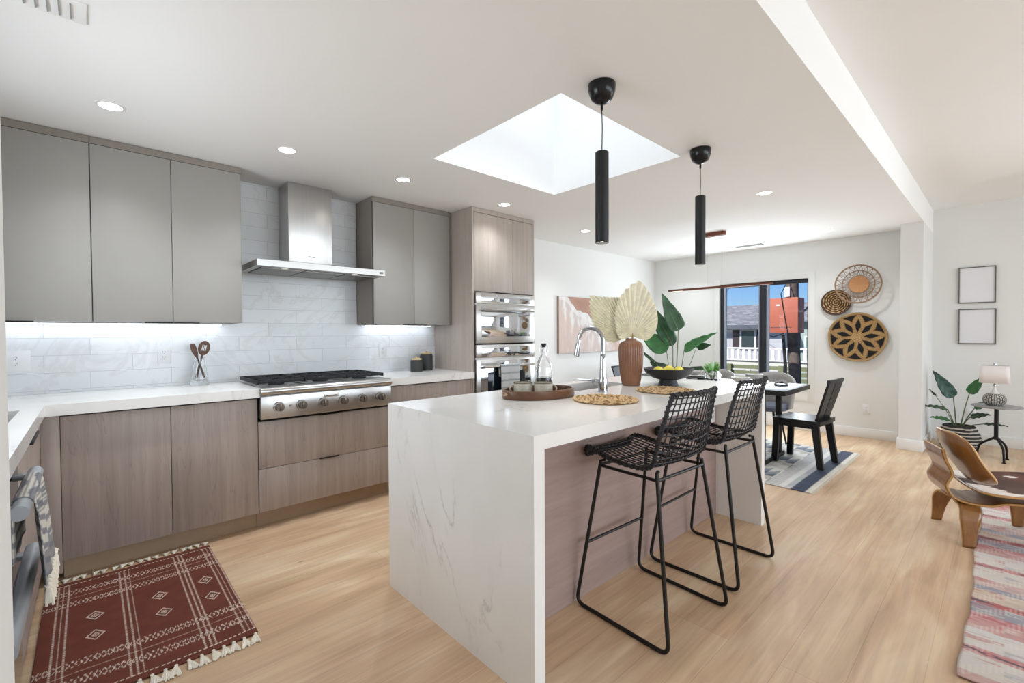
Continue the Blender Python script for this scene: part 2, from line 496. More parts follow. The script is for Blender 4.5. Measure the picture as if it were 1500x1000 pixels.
# wall behind the camera with its wide window openings
b = MB(); b.box(XL, XV, YF - .15, YF, 0, 0.45); b.box(XL, XV, YF - .15, YF, 2.45, HL)
for a0, a1 in ((XL, .1), (3.3, 3.5), (6.7, XV)): b.box(a0, a1, YF - .15, YF, 0.45, 2.45)
struct('wall_front', b, M_wall, smooth=False)
for k, (a0, a1) in enumerate(((.1, 3.3), (3.5, 6.7))):
    f = MB()
    for q in (a0, a1 - .05, (a0 + a1) / 2 - .025): f.box(q, q + .05, YF - .1, YF - .05, .45, 2.45)
    f.box(a0, a1, YF - .1, YF - .05, .45, .5); f.box(a0, a1, YF - .1, YF - .05, 2.4, 2.45)
    wn = struct('window_%d' % (3 + k), f, M_dkwin, smooth=False)
    MB().box(a0 + .05, a1 - .05, YF - .08, YF - .074, .5, 2.4).build('window_pane', M_pane, wn)
b = MB(); b.box(XL - .15, XL, YF, 1.5, 0, H); b.box(XL - .15, XL, 3.1, W, 0, H); b.box(XL - .15, XL, 1.5, 3.1, 0, 1.08); b.box(XL - .15, XL, 1.5, 3.1, 2.12, H)
b.box(XL - .15, XL, YF, YP - .001, H, HL)
struct('wall_side', b, M_wall, smooth=False)
f = MB(); f.box(XL - .09, XL - .04, 1.5, 3.1, 1.08, 1.13); f.box(XL - .09, XL - .04, 1.5, 3.1, 2.07, 2.12)
for q in (1.5, 2.275, 3.05): f.box(XL - .09, XL - .04, q, q + .05, 1.13, 2.07)
wn = struct('window_6', f, M_dkwin, smooth=False)  # assumed window over the sink, opened for the left fill lamp
MB().box(XL - .07, XL - .064, 1.55, 3.05, 1.13, 2.07).build('window_pane', M_pane, wn)
struct('wall_near', MB().box(XL, -0.0772, 0.70, 0.85, 0, H), M_wall, smooth=False)
# baseboards
BB = 0.115
def bboard(name, x0, x1, y0, y1): struct(name, MB().box(x0, x1, y0, y1, 0, BB, .004), M_trim)
bboard('baseboard_back', XD - .016, XD, PYL, W)
bboard('baseboard_left', 3.32, XD - .016, W - .016, W)
bboard('baseboard_right', XV - .016, XV, YF, YP - .016)
b = MB().box(PX - .016, PX, YP - .016, PYL + .016, 0, BB, .003)
b.box(PX, XV - .016, YP - .016, YP, 0, BB, .003); b.box(PX, XD - .016, PYL, PYL + .016, 0, BB, .003)
struct('baseboard_post', b, M_trim)

# dining window
f = MB(); g = XD + .03; d0, d1 = g, g + .09
def bar(y0, y1, z0, z1, dx=0.0, m=f): m.box(d0 + dx, d1 - .02 + dx, y0, y1, z0, z1, .004)
bar(WY0, WY1, WZ1 - .05, WZ1); bar(WY0, WY1, WZ0, WZ0 + .05)
bar(WY1 - .045, WY1, WZ0, WZ1); bar(WY0, WY0 + .018, WZ0, WZ1)
bar(2.215, 2.30, WZ0, WZ1)
wn = struct('window_1', f, M_dkwin)
s_ = MB()
s_.box(g - .005, g + .03, WY1 - .085, WY1 - .052, WZ0 + .05, WZ1 - .05, .003)
s_.box(g - .005, g + .03, 2.30, 2.312, WZ0 + .05, WZ1 - .05, .003); s_.box(g - .005, g + .03, 2.182, 2.212, WZ0 + .05, WZ1 - .05, .003)
s_.build('window_sash', mat('blue_grey_sash_metal', '98a1b2', 0.35, 0.3), wn)
MB().box(g + .035, g + .041, WY0 + .02, 2.215, WZ0 + .05, WZ1 - .05).build('window_pane', M_pane, wn)
MB().box(g + .035, g + .041, 2.30, WY1 - .05, WZ0 + .05, WZ1 - .05).build('window_pane', M_pane, wn)
b = MB(); q = .012   # thin flat casing around the opening
b.box(XD - q, XD, WY0 - .075, WY0, WZ0 - .15, WZ1 + .07, .002); b.box(XD - q, XD, WY1, WY1 + .075, WZ0 - .15, WZ1 + .07, .002)
b.box(XD - q, XD, WY0, WY1, WZ1, WZ1 + .07, .002); b.box(XD - q, XD, WY0, WY1, WZ0 - .15, WZ0 - .02, .002)
struct('trim_2', b, M_wall)
struct('trim_3', MB().box(XD - .025, XD + .03, WY0 - .0, WY1 + .0, WZ0 - .02, WZ0, .002), M_trim)


# ------------------------------------------------------------------ backsplash
b = MB(); b.box(XL + .001, 2.516, W - .010, W - .0005, .914, 1.36)
b.box(.77, 1.716, W - .010, W - .0005, 1.36, H - .001)
tag(b.build('backsplash', M_tile), 'white marble subway tile backsplash behind the cooktop and counter', 'backsplash')

# ------------------------------------------------------------------ wall cabinets
def pull(mb, x0, x1, y, z): mb.box(x0, x1, y - .012, y + .02, z - .004, z + .004)


def wall_cabinet(label, x0, x1, doors, hx, crown=True, side=True, zt=2.355):
    yu = 3.5425; zb = 1.338; t = thing('wall_cabinet', label, 'cabinet', ((x0 + x1) / 2, (yu + W) / 2, zb))
    MB().box(x0, x1, yu + .020, W - .011, zb, H - .003).build('body', M_carcass, t, smooth=False)
    MB().box(x0, x1, yu + .002, yu + .020, zt - .005, H - .003).build('top_rail', M_carcass, t, smooth=False)
    MB().box(x0 + .004, x1 - .004, yu + .012, yu + .021, zb + .001, zt).build('door_gap', M_dark, t, smooth=False)
    for i, (a, c) in enumerate(doors):
        d = MB().box(a + .0015, c - .0015, yu, yu + .019, zb, zt - .008, .0012).build('door', M_upper, t)
        h0, h1 = max(a + .002, hx[0]), min(c - .002, hx[1])
        if h1 - h0 > .02:
            MB().box(h0, h1, yu - .011, yu + .008, zb - .006, zb - .0005, .001).build('door_pull', M_blackp, d)
    return t


c1 = wall_cabinet('long taupe wall cabinet at the far left, half hidden by the white wall', -.735, .013, [(-.735, -.361), (-.361, .013)], (-.40, -.22))
c2 = wall_cabinet('taupe two-door wall cabinet left of the steel range hood', .0145, .772, [(.0145, .386), (.386, .768)], (.245, .52))
c3 = wall_cabinet('taupe two-door wall cabinet right of the steel range hood', 1.72, 2.483, [(1.724, 2.104), (2.104, 2.479)], (1.99, 2.23))
MB().box(2.484, 2.5155, 3.56, W - .011, 1.338, H - .003).build('filler', M_carcass, c3, smooth=False)
for nm, x0, x1 in (('cool white LED strip under the long left wall cabinets', -.72, .70), ('short cool white LED strip under the wall cabinet right of the hood', 1.76, 2.44)):
    t = thing('led_strip', nm, 'light', ((x0 + x1) / 2, 3.80, 1.325))
    MB().box(x0, x1, 3.79, 3.815, 1.330, 1.3375, .002).build('channel', M_steel, t)
    MB().box(x0 + .01, x1 - .01, 3.793, 3.812, 1.326, 1.330, .001).build('diffuser', M_led, t)

# ------------------------------------------------------------------ range hood
t = thing('range_hood', 'stainless steel chimney range hood over the cooktop', 'range hood', (1.27, 3.6, 1.71))
MB().box(1.095, 1.417, 3.622, W - .011, 1.79, H - .002, .002).build('chimney', M_steelZ, t)
b = MB()
P = [(.815, 3.35), (1.728, 3.35), (1.728, W - .011), (.815, W - .011)]
lo = [b.bm.verts.new((x, y, 1.716)) for x, y in P]; mi = [b.bm.verts.new((x, y, 1.758)) for x, y in P]
hi = [b.bm.verts.new(p) for p in ((1.05, 3.585, 1.80), (1.462, 3.585, 1.80), (1.462, W - .011, 1.80), (1.05, W - .011, 1.80))]
b.bridge(lo, mi); b.bridge(mi, hi); b.bm.faces.new(lo); b.bm.faces.new(hi)
b.build('canopy', M_steel, t, angle=15)
for k in range(3):
    fx = .86 + k * .287
    MB().box(fx, fx + .275, 3.43, 3.80, 1.709, 1.7155, .001).build('grease_filter', mk_steel('filter_steel', 'Y', '8d8b88', .4), t)
MB().box(1.68, 1.71, 3.3475, 3.35, 1.728, 1.746, .001).build('control_button', mat('grey_button', '77736e', .4), t)
MB().box(1.235, 1.285, 3.6195, 3.622, 1.845, 1.852).build('badge', mat('dark_badge', '55524e', .4), t)
for fx in (1.0, 1.5):
    MB().cyl((fx, 3.40, 1.712), (fx, 3.40, 1.716), .022, 20).build('hood_light', emis('dim_hood_light', 'cfcac0', .4), t)

# ------------------------------------------------------------------ base cabinets along the kitchen wall
YB = 3.247
def front(mb, x0, x1, z0, z1): mb.box(x0 + .0015, x1 - .0015, YB, YB + .019, z0, z1 - .003, .0012)


def base_cab(label, x0, x1, cat='cabinet', top=.857, name='base_cabinet'):
    t = thing(name, label, cat, ((x0 + x1) / 2, 3.55, 0))
    MB().box(x0, x1, YB + .019, W - .001, .112, top - .0005).build('body', M_dark, t, smooth=False)
    MB().box(x0, x1, YB + .075, YB + .09, 0, .112).build('toe_kick', mat('brown_toe_kick', 'b09a80', .6), t, smooth=False)
    return t


t = base_cab('wood-grain base cabinet with two tall doors left of the cooktop', -.119, .7805)
for a, c in ((-.119, .333), (.333, .7805)):
    m = MB(); front(m, a, c, .112, .850); d = m.build('door', M_wood, t)
    h0, h1 = (.20, .331) if a < 0 else (.335, .46)
    MB().box(h0, h1, YB - .010, YB + .018, .8475, .8525, .001).build('door_pull', M_blackp, d)
MB().box(-.1895, -.120, YB - .004, W - .001, .05, .8565, .001).build('corner_filler', M_wood, t)
t = base_cab('wood-grain drawer base under the steel rangetop', .782, 1.699, top=.70)
for z0, z1 in ((.112, .392), (.392, .698)):
    m = MB(); front(m, .782, 1.699, z0, z1); d = m.build('drawer', M_wood, t)
    MB().box(1.165, 1.30, YB - .010, YB + .018, z1 - .005, z1 + .001, .001).build('drawer_pull', M_blackp, d)
t = base_cab('wood-grain base cabinet between the rangetop and the oven tower', 1.7005, 2.514)
for z0, z1 in ((.112, .48), (.48, .850)):
    m = MB(); front(m, 1.7005, 2.495, z0, z1); d = m.build('drawer', M_wood, t)
    MB().box(1.94, 2.25, YB - .010, YB + .018, z1 - .003, z1 + .002, .001).build('drawer_pull', M_blackp, d)
MB().box(2.4965, 2.514, YB + .001, YB + .02, .05, .856).build('filler', M_wood, t)

# worktop, L shaped with sink cut out at the left run
b = MB(); z0, z1 = .857, .914
b.box(-.171, .7875, 3.217, W - .0105, z0, z1)
b.box(.7875, 1.6935, 3.80, W - .0105, z0, z1); b.box(1.6935, 2.515, 3.217, W - .0105, z0, z1)
sx0, sx1, sy0, sy1 = -.70, -.243, 2.45, 3.09
b.box(XL + .001, -.171, sy1, W - .0105, z0, z1); b.box(XL + .001, sx0, sy0, sy1, z0, z1); b.box(sx1, -.171, sy0, sy1, z0, z1)
b.box(XL + .001, -.171, .96, sy0, z0, z1)
tag(b.build('kitchen_worktop', M_quartz, smooth=False), 'white quartz L-shaped worktop along the tiled wall', 'countertop')
t = thing('prep_sink', 'dark undermount sink in the left worktop corner', 'sink', (-.48, 2.74, .70))
b = MB(); b.box(sx0, sx1, sy0, sy1, .69, .70); q = .006
b.box(sx0 - q, sx0, sy0, sy1, .69, .8565); b.box(sx1, sx1 + q, sy0, sy1, .69, .8565); b.box(sx0 - q, sx1 + q, sy0 - q, sy0, .69, .8565); b.box(sx0 - q, sx1 + q, sy1, sy1 + q, .69, .8565)
b.build('basin', mat('graphite_sink', '26282b', .5), t); MB().cyl((-.48, 2.74, .7005), (-.48, 2.74, .704), .04).build('drain', M_steel, t)

# left run cabinet and appliance
XF = -.19
t = thing('sink_base_cabinet', 'wood-grain base cabinet under the sink on the left run', 'cabinet', (-.5, 2.75, 0))
MB().box(XL + .002, XF - .019, 2.315, 2.44, .112, .8565).build('side_panel', M_dark, t, smooth=False)
MB().box(XL + .002, XF - .0195, 3.10, 3.235, .112, .8565).build('side_panel', M_dark, t, smooth=False)
MB().box(XL + .002, XF - .019, 2.44, 3.10, .112, .13).build('bottom_panel', M_dark, t, smooth=False)
MB().box(XF - .03, XF - .0195, 2.44, 3.10, .13, .8565).build('front_rail', M_dark, t, smooth=False)
d = MB().box(XF - .019, XF, 2.318, 3.24, .112, .85, .001).build('door', M_wood, t)
MB().box(XF - .002, XF + .022, 2.57, 2.86, .834, .846, .002).build('door_pull', M_blackp, d)
MB().box(XL + .1, XF - .08, 2.315, 3.235, 0, .112).build('toe_kick', M_dark, t, smooth=False)
t = thing('undercounter_appliance', 'stainless steel drawer appliance with two tubular handles below the left worktop', 'dishwasher', (-.5, 1.9, 0))
MB().box(XL + .002, XF - .02, 1.46, 2.31, .09, .856).build('body', M_dark, t, smooth=False)
MB().box(XF - .02, XF, 1.465, 2.308, .60, .852, .003).build('upper_front', M_mirror, t)
MB().box(XF - .02, XF, 1.465, 2.308, .10, .594, .003).build('lower_front', M_mirror, t)
h = MB().cyl((-.14, 1.70, .806), (-.14, 2.19, .806), .019, 28).build('upper_handle', M_steelY, t)
for yy in (1.745, 2.15): MB().box(XF, -.14, yy - .018, yy + .018, .796, .814, .003).build('handle_bracket', M_steelY, h)
h = MB().cyl((-.15, 1.50, .548), (-.15, 2.20, .548), .021, 28).build('lower_handle', M_steelY, t)
for yy in (1.54, 2.15): MB().box(XF, -.15, yy - .02, yy + .02, .538, .556, .003).build('handle_bracket', M_steelY, h)
t = thing('near_base_cabinet', 'wood-grain base cabinet nearest the white wall edge at left', 'cabinet', (-.5, 1.2, 0))
MB().box(XL + .002, XF - .02, .97, 1.455, .09, .856).build('body', M_dark, t, smooth=False)
MB().box(XF - .02, XF, .972, 1.453, .10, .852, .001).build('door', M_wood, t)

# towel on the upper handle
def stripe_towel(u, v):
    # v along the hang, u across
    n = fbm(u * 30, v * 40) * .08
    k = sin(v * 70 + sin(u * 9) * 1.3)
    c = mixc('cfcbc3', '85868c', sm(.15, .35, k + n))
    if .30 < v < .62: c = mixc(c, '4b4c54', .5 * (sin(v * 240) > .2))
    if v > .85: c = mixc(c, '74747b', .7)
    return c
def towel_pos(u, v):
    r = .0225; L1, L2 = .16, .235
    y = 1.79 + u * .30
    tot = L1 + pi * r + L2; s = v * tot
    wob = .006 * sin(u * 14 + v * 3) * min(1, abs(s - L1 - r) / .1)
    if s < L1: return (-.14 - r + wob * .3, y, .806 - (L1 - s))
    if s < L1 + pi * r:
        a = pi - (s - L1) / r; return (-.14 + r * cos(a), y, .806 + r * sin(a))
    k = s - L1 - pi * r
    return (-.14 + r + .02 * k / L2 + wob, y + .02 * (u - .5) * k, .806 - k)
t = thing('hand_towel', 'grey striped hand towel with cream tassels over the steel appliance handle', 'towel', (-.11, 1.94, .57))
patterned('cloth', 40, 110, towel_pos, stripe_towel, M_attr, t, .003, 1)
def tassel_mb(L=.05, r=.009, strands=9):
    b = MB(); b.ico((0, 0, 0), r, 1)
    for k in range(strands):
        a = 2 * pi * k / strands; e = random.uniform(.6, 1.3)
        b.tube([(0, 0, 0), (cos(a) * r * .5, sin(a) * r * .5, -L * .4), (cos(a) * r * e, sin(a) * r * e, -L * random.uniform(.85, 1.05))], [r * .3, r * .42, r * .3], 5)
    return b
proto_me = None
for k in range(11):
    b = tassel_mb(.052, .011)
    z = .806 - .235; y = 1.80 + k * .028
    b.bm.transform(Matrix.Translation((-.14 + .0225 + .022, y, z - .006)))
    b.build('tassel', M_cream, t)

# ------------------------------------------------------------------ rangetop
t = thing('rangetop', 'stainless steel six-burner gas rangetop with black grates', 'cooktop', (1.24, 3.5, .714))
MB().box(.7885, 1.6925, 3.235, 3.799, .72, .905, .002).build('body', M_steel, t)
MB().box(.7885, 1.6925, 3.205, 3.235, .715, .862, .002).build('control_panel', M_steel, t)
b = MB(); prof = []
for k in range(9):
    a = -pi / 2 + k / 8 * pi
    prof.append((3.215 - .030 * cos(a), .893 + .028 * sin(a)))
prof += [(3.30, .921), (3.30, .865)]
b.prism(prof, lambda a, c, x: Vector((x, a, c)), .7885, 1.6925); b.build('bullnose', M_steel, t)
MB().box(.7895, 1.6915, 3.30, 3.795, .905, .915, .002).build('burner_tray', mk_steel('tray_steel', 'X', 'b5b3b0', .3), t)
MB().box(1.185, 1.285, 3.199, 3.2045, .822, .842, .002).build('badge', mat('pale_badge', 'cfcbc4', .3, .8), t)
MB().box(1.197, 1.273, 3.1975, 3.199, .829, .835).build('badge_mark', mat('badge_grey', '7c7872', .4), t)
for k in range(6):
    x = .893 + k * .1415
    kb = MB().cyl((x, 3.204, .788), (x, 3.185, .788), .034, 32, .032).build('knob', M_steel, t)
    MB().cyl((x, 3.185, .788), (x, 3.158, .788), .026, 32, .024).box(x - .006, x + .006, 3.150, 3.160, .765, .811, .002).build('knob_cap', mk_steel('knob_steel', 'Z', '7d746a', .35), kb)
MB().cyl((.968, 3.204, .788), (.968, 3.194, .788), .009, 16).build('ignition_button', M_steel, t)
for g_ in range(3):
    gx0 = .797 + g_ * .299; gx1 = gx0 + .292; gy0, gy1 = 3.31, 3.785; z0, z1 = .930, .955
    gr = MB()
    for x in (gx0, gx1 - .012): gr.box(x, x + .010, gy0, gy1, z0, z1, .002)
    for y in (gy0, gy1 - .012, (gy0 + gy1) / 2 - .006): gr.box(gx0 + .012, gx1 - .012, y, y + .012, z0 + .006, z1, .002)
    for cy in (gy0 + .125, gy1 - .125):
        cx = (gx0 + gx1) / 2
        for k in range(8):
            a = k * pi / 4 + pi / 8 * 0; r1 = .028; r2 = .112 if k % 2 == 0 else .15
            p0 = (cx + r1 * cos(a), cy + r1 * sin(a), z1 - .006); p1 = (cx + r2 * cos(a), cy + r2 * sin(a), z1 - .006)
            gr.tube([p0, p1], .0050, 6)
    gr = gr.build('grate', M_iron, t)
    for cy in (gy0 + .125, gy1 - .125):
        cx = (gx0 + gx1) / 2
        MB().lathe([(0, .9152), (.052, .9152), (.052, .925), (.03, .930), (.03, .938), (0, .938)], (cx, cy, 0), 28).build('burner', M_iron, t)

# ------------------------------------------------------------------ oven tower
TX0, TX1, TY = 2.5165, 3.305, 3.243
t = thing('oven_tower_cabinet', 'tall wood-grain cabinet housing the two wall ovens', 'cabinet', (2.9, 3.55, 0))
b = MB(); b.box(TX0, TX0 + .02, TY + .002, W - .011, 0, H - .003); b.box(TX1 - .02, TX1, TY + .002, W - .001, 0, H - .003)
b.box(TX0 + .02, TX1 - .02, TY + .002, W - .011, 2.350, H - .003); b.box(TX0 + .02, TX1 - .02, TY + .03, W - .011, 1.632, 1.65)
b.box(TX0 + .02, TX1 - .02, W - .03, W - .011, .1, 2.34)
b.build('body', M_tall, t, smooth=False)
for a, c in ((TX0 + .022, 3.006), (3.006, TX1 - .022)):
    d = MB().box(a + .001, c - .001, TY, TY + .019, 1.640, 2.346, .001).build('door', M_tall, t)
    h0, h1 = (2.80, 3.0) if c < 3.01 else (3.01, 3.09)
    MB().box(h0, h1, TY - .008, TY + .01, 1.634, 1.640, .001).build('door_pull', M_blackp, d)
MB().box(TX0 + .022, TX1 - .022, TY, TY + .019, .11, .38, .001).build('drawer', M_tall, t)
OX0, OX1 = 2.542, 3.279; OY = 3.222
t = thing('speed_oven', 'upper stainless wall oven reflecting the windows', 'oven', (2.91, 3.5, 1.162))
MB().box(OX0, OX1, OY + .022, W - .04, 1.166, 1.628).build('body', M_steel, t, smooth=False)
MB().box(OX0, OX1, OY, OY + .021, 1.528, 1.628, .003).build('control_panel', M_steel, t)
MB().box(OX0 + .06, OX1 - .06, OY - .0025, OY - .0003, 1.543, 1.610, .001).build('display', M_mirror, t)
d = MB().box(OX0, OX1, OY, OY + .021, 1.166, 1.521, .003).build('door', M_steel, t)
MB().box(OX0 + .06, OX1 - .06, OY - .0025, OY - .0003, 1.226, 1.505, .001).build('door_glass', M_mirror, d)
h = MB().cyl((2.60, OY - .052, 1.475), (3.22, OY - .052, 1.475), .011, 20).build('handle', M_steel, d)
for x in (2.63, 3.19): MB().cyl((x, OY - .052, 1.475), (x, OY, 1.475), .008, 12).build('handle_post', M_steel, h)
t = thing('wall_oven', 'lower stainless wall oven with a folded towel on its handle', 'oven', (2.91, 3.5, .39))
MB().box(OX0, OX1, OY + .022, W - .04, .39, 1.155).build('body', M_steel, t, smooth=False)
MB().box(OX0, OX1, OY, OY + .021, 1.035, 1.155, .003).build('control_panel', M_steel, t)
MB().box(OX0 + .06, OX1 - .06, OY - .0025, OY - .0003, 1.045, 1.135, .001).build('display', M_mirror, t)
MB().box(2.84, 2.95, OY - .004, OY - .0025, 1.088, 1.095).build('display_mark', M_slot, t)
d = MB().box(OX0, OX1, OY, OY + .021, .40, 1.022, .003).build('door', M_steel, t)
MB().box(OX0 + .05, OX1 - .05, OY - .0025, OY - .0003, .50, 1.005, .001).build('door_glass', M_mirror, d)
MB().box(OX0 + .13, OX1 - .13, OY - .0045, OY - .0025, .54, .90, .001).build('oven_window', mat('dark_oven_glass', '121a22', .1, 0), d)
h = MB().cyl((2.60, OY - .052, .955), (3.22, OY - .052, .955), .011, 20).build('handle', M_steel, d)
for x in (2.63, 3.19): MB().cyl((x, OY - .052, .955), (x, OY, .955), .008, 12).build('handle_post', M_steel, h)
def otow(u, v):
    return mixc('b9bcbd', '8f9497', sm(.55, .9, sin(v * 46) + .25 * fbm(u * 9, v * 30)))
def otow_pos(u, v):
    r = .0165; L1, L2 = .10, .34; s = v * (L1 + pi * r + L2); x = 2.775 + u * .235; y0 = OY - .052; z0_ = .955
    if s < L1: return (x, y0 + r, z0_ - (L1 - s))
    if s < L1 + pi * r:
        a = (s - L1) / r; return (x, y0 + r * cos(a), z0_ + r * sin(a))
    k = s - L1 - pi * r; return (x, y0 - r - .008 * abs(sin(u * 5 + 1)) * min(1, k * 8), z0_ - k)
tag(patterned('oven_towel', 24, 90, otow_pos, otow, M_attr, None, .004, 1), 'folded pale grey striped towel hanging on the lower oven handle', 'towel')

# ------------------------------------------------------------------ outlets
def outlet(label, c, normal, double=False):
    wv = Vector((1, 0, 0)) if abs(normal[1]) > .5 else Vector((0, 1, 0)); n = Vector(normal); c = Vector(c); zz = Vector((0, 0, 1))
    hw = .06 if double else .036
    t = thing('wall_outlet', label, 'outlet', c)
    def bx(a0, a1, z0, z1, d0, d1, nm, m, par, off=0.0, bev=.001):
        p = c + wv * a0 + zz * z0 + n * d0; q = c + wv * a1 + zz * z1 + n * d1
        return MB().box(min(p.x, q.x), max(p.x, q.x), min(p.y, q.y), max(p.y, q.y), min(p.z, q.z), max(p.z, q.z), bev).build(nm, m, par)
    bx(-hw, hw, -.058, .058, .0005, .006, 'cover_plate', M_plate, t)
    r = bx(-.017, .017, -.033, .033, .006, .008, 'receptacle', M_plate, t)
    for zc in (-.017, .017):
        for a in (-.007, .005): bx(a, a + .002, zc - .002, zc + .007, .008, .0086, 'slot', M_slot, r, bev=0)
        bx(-.002, .002, zc - .011, zc - .007, .008, .0086, 'slot', M_slot, r, bev=0)
    return t
outlet('white outlet on the tile beside the far left sink corner', (-.315, W - .010, 1.114), (0, -1, 0), True)
outlet('white outlet on the tile left of the glass utensil vase', (.365, W - .010, 1.125), (0, -1, 0))
outlet('white outlet on the tile right of the cooktop, near the dark canisters', (1.955, W - .010, 1.108), (0, -1, 0))
outlet('white outlet low on the dining wall under the woven baskets', (XD, 1.115, .343), (-1, 0, 0))
outlet('white outlet low on the living room wall behind the side table', (XV, .26, .33), (-1, 0, 0))

# ------------------------------------------------------------------ glass vase with two wooden utensils
vx, vy, vz = .546, 3.735, .9142
t = thing('utensil_vase', 'tapered clear glass vase holding two wooden utensils', 'vase', (vx, vy, vz))
MB().lathe([(0, 0), (.052, 0), (.053, .004), (.050, .04), (.040, .12), (.028, .175), (.030, .195), (.0275, .195), (.0255, .175), (.037, .12), (.046, .045), (.0, .040)], (vx, vy, vz), 32).build('glass', M_glass, t)
def utensil(name, label, p0, p1, kind):
    p0 = Vector(p0); p1 = Vector(p1); ax = (p1 - p0).normalized(); side = Vector((1, 0, 0)); side = (side - ax * side.dot(ax)).normalized(); nn = ax.cross(side)
    L = (p1 - p0).length; b = MB()
    b.tube([p0 + ax * (L * q) for q in (0, .03, .15, .4, .62)], [.006, .0085, .007, .0055, .006], 10)
    R = Matrix((side, nn, ax)).transposed().to_4x4()
    if kind == 'spoon':
        # slotted oval head built from two side arcs and bars
        cc = p0 + ax * (L - .048)
        for k in range(-3, 4):
            x = k * .0085; hh = .046 * sqrt(max(0, 1 - (x / .031) ** 2))
            if k in (-1, 0, 1): segs = ((-hh, -.018), (.022, hh))
            else: segs = ((-hh, hh),)
            for s0, s1 in segs:
                q = MB.__new__(MB); q.bm = bmesh.new(); q.box(x - .0044 if k not in (-1, 0, 1) else x - .0022 - .0022, x + .0044, -.003, .003, s0, s1, .001)
                q.bm.transform(Matrix.Translation(cc) @ R); me = bpy.data.meshes.new('x'); q.bm.to_mesh(me); q.bm.free(); b.bm.from_mesh(me); bpy.data.meshes.remove(me)
        for x in (-.00425, .00425):
            q = MB(); q.box(x - .002, x + .002, -.003, .003, -.02, .024, .001); q.bm.transform(Matrix.Translation(cc) @ R); me = bpy.data.meshes.new('x'); q.bm.to_mesh(me); q.bm.free(); b.bm.from_mesh(me); bpy.data.meshes.remove(me)
        ring = [cc + side * (.031 * cos(a)) + ax * (.047 * sin(a)) for a in [2 * pi * i / 28 for i in range(28)]]
        b.tube(ring, .0038, 8, closed=True)
        b.tube([p0 + ax * (L * .60), p0 + ax * (L - .092)], [.006, .010], 10)
    else:
        prof = [(-.004, .0), (.006, .0), (.013, .03), (.017, .07), (.014, .10), (-.006, .105), (-.017, .085), (-.018, .05), (-.012, .02)]
        base = p0 + ax * (L - .105)
        b.prism(prof, lambda a, c, d: base + side * a + ax * c + nn * d, -.003, .003)
    o = b.build(name, M_spoon); tag(o, label, 'utensil'); return o
utensil('wooden_spatula', 'dark wooden spatula leaning left in the glass vase', (vx + .028, vy, vz + .052), (vx - .042, vy - .006, vz + .287), 'spatula')
utensil('slotted_spoon', 'dark wooden slotted spoon leaning right in the glass vase', (vx - .022, vy - .014, vz + .052), (vx + .036, vy - .020, vz + .300), 'spoon')

# canisters
def canister(label, x, y, r, h):
    t = thing('canister', label, 'canister', (x, y, .9142), 'dark canisters on the worktop')
    MB().lathe([(0, 0), (r * .96, 0), (r, .006), (r, h - .02), (r * .93, h - .005), (r * .9, h), (0, h)], (x, y, .9142), 36).build('jar', M_jar, t)
    l = MB().lathe([(0, h + .0005), (r * .84, h + .0005), (r * .86, h + .012), (r * .8, h + .014), (0, h + .014)], (x, y, .9142), 36).build('lid', M_palewood, t)
    MB().lathe([(0, h + .0142), (.012, h + .0142), (.014, h + .026), (0, h + .030)], (x, y, .9142), 20).build('knob', M_palewood, l)
canister('shorter charcoal canister with a pale wooden lid, in front of the taller one', 2.195, 3.665, .056, .105)
canister('taller charcoal canister with a pale wooden lid, against the oven tower', 2.335, 3.725, .060, .150)

# ------------------------------------------------------------------ kitchen rug
RX0, RX1, RY0, RY1 = -.172, .502, 0, 0
RX0, RX1, RY0, RY1 = -.185, .500, 2.125, 3.215
RX0 = -.60 if False else -.185
def krug_pos(u, v):
    x0 = -.178 + .0 * v; x = x0 + u * (.500 - x0); y = 2.125 + v * 1.085
    y += -.03 * (1 - u) * 0
    z = .006 + .005 * sin(u * 7 + v * 2.5) * sin(v * 6 + 1) ** 2 + .004 * exp(-((u - .55) / .02) ** 2) * 0
    return (x, y, max(.005, z + .002))
BASE, LINE = '6b3220', 'd2c2b4'
def krug_col(u, v):
    # in the photo the short side runs into the depth: v along depth 0..1, u across
    X = u * .678; Y = v * 1.085
    c = mixc(BASE, '5b291b', .5 + .5 * fbm(X * 14, Y * 14)); hit = 0.0
    def dash(val, per, duty=.6): return (val / per) % 1.0 < duty
    # bands that run across x (constant y): near and far groups
    for g0, sg in ((.0, 1), (1.085, -1)):
        d = (Y - g0) * sg
        if .035 < d < .041 and dash(X, .017): hit = 1
        for b0 in (.115, .245):
            q = (d - b0) / .05
            if 0 < q < 1:
                k = (X / .018) % 1.0
                if abs(abs(k - .5) * 2 - abs(q - .5) * 2) < .22 and dash(X, .0052, .7): hit = .95
        if .200 < d < .207 and dash(X + Y, .009): hit = .7
    # lines that run along y (constant x)
    for xc in (.065, .29, .52, .655):
        for o in (-.018, 0, .018):
            if abs(X - xc - o) < .0028 and dash(Y, .0085, .72) and .03 < Y < 1.05: hit = max(hit, .85)
    # small diamonds
    for cx in (.175, .405, .59):
        for cy in (.45, .63):
            m = abs(X - cx) / .030 + abs(Y - cy) / .042
            if .86 < m < 1.04 or .30 < m < .45: hit = 1
            if m < .14: hit = 1
    return mixc(c, LINE, hit)
t = thing('kitchen_rug', 'dark red flatwoven kitchen rug with white stitched lines and cream tassels', 'rug', (.16, 2.67, 0))
patterned('woven_field', 210, 330, krug_pos, krug_col, M_attr, t, .004, -1)
def rug_tassel(x, y, sgn):
    b = MB(); z = .009; bx = random.uniform(-.006, .006)
    b.ico((x, y, z), .007, 1)
    for k in range(8):
        a = (k - 3.5) / 3.5; L = random.uniform(.045, .062)
        b.tube([(x, y, z), (x + a * .008 + bx, y + sgn * L * .5, .009), (x + a * .017 + bx * 2, y + sgn * L, .004)], [.0034, .0048, .003], 5)
    b.build('tassel', M_cream, t)
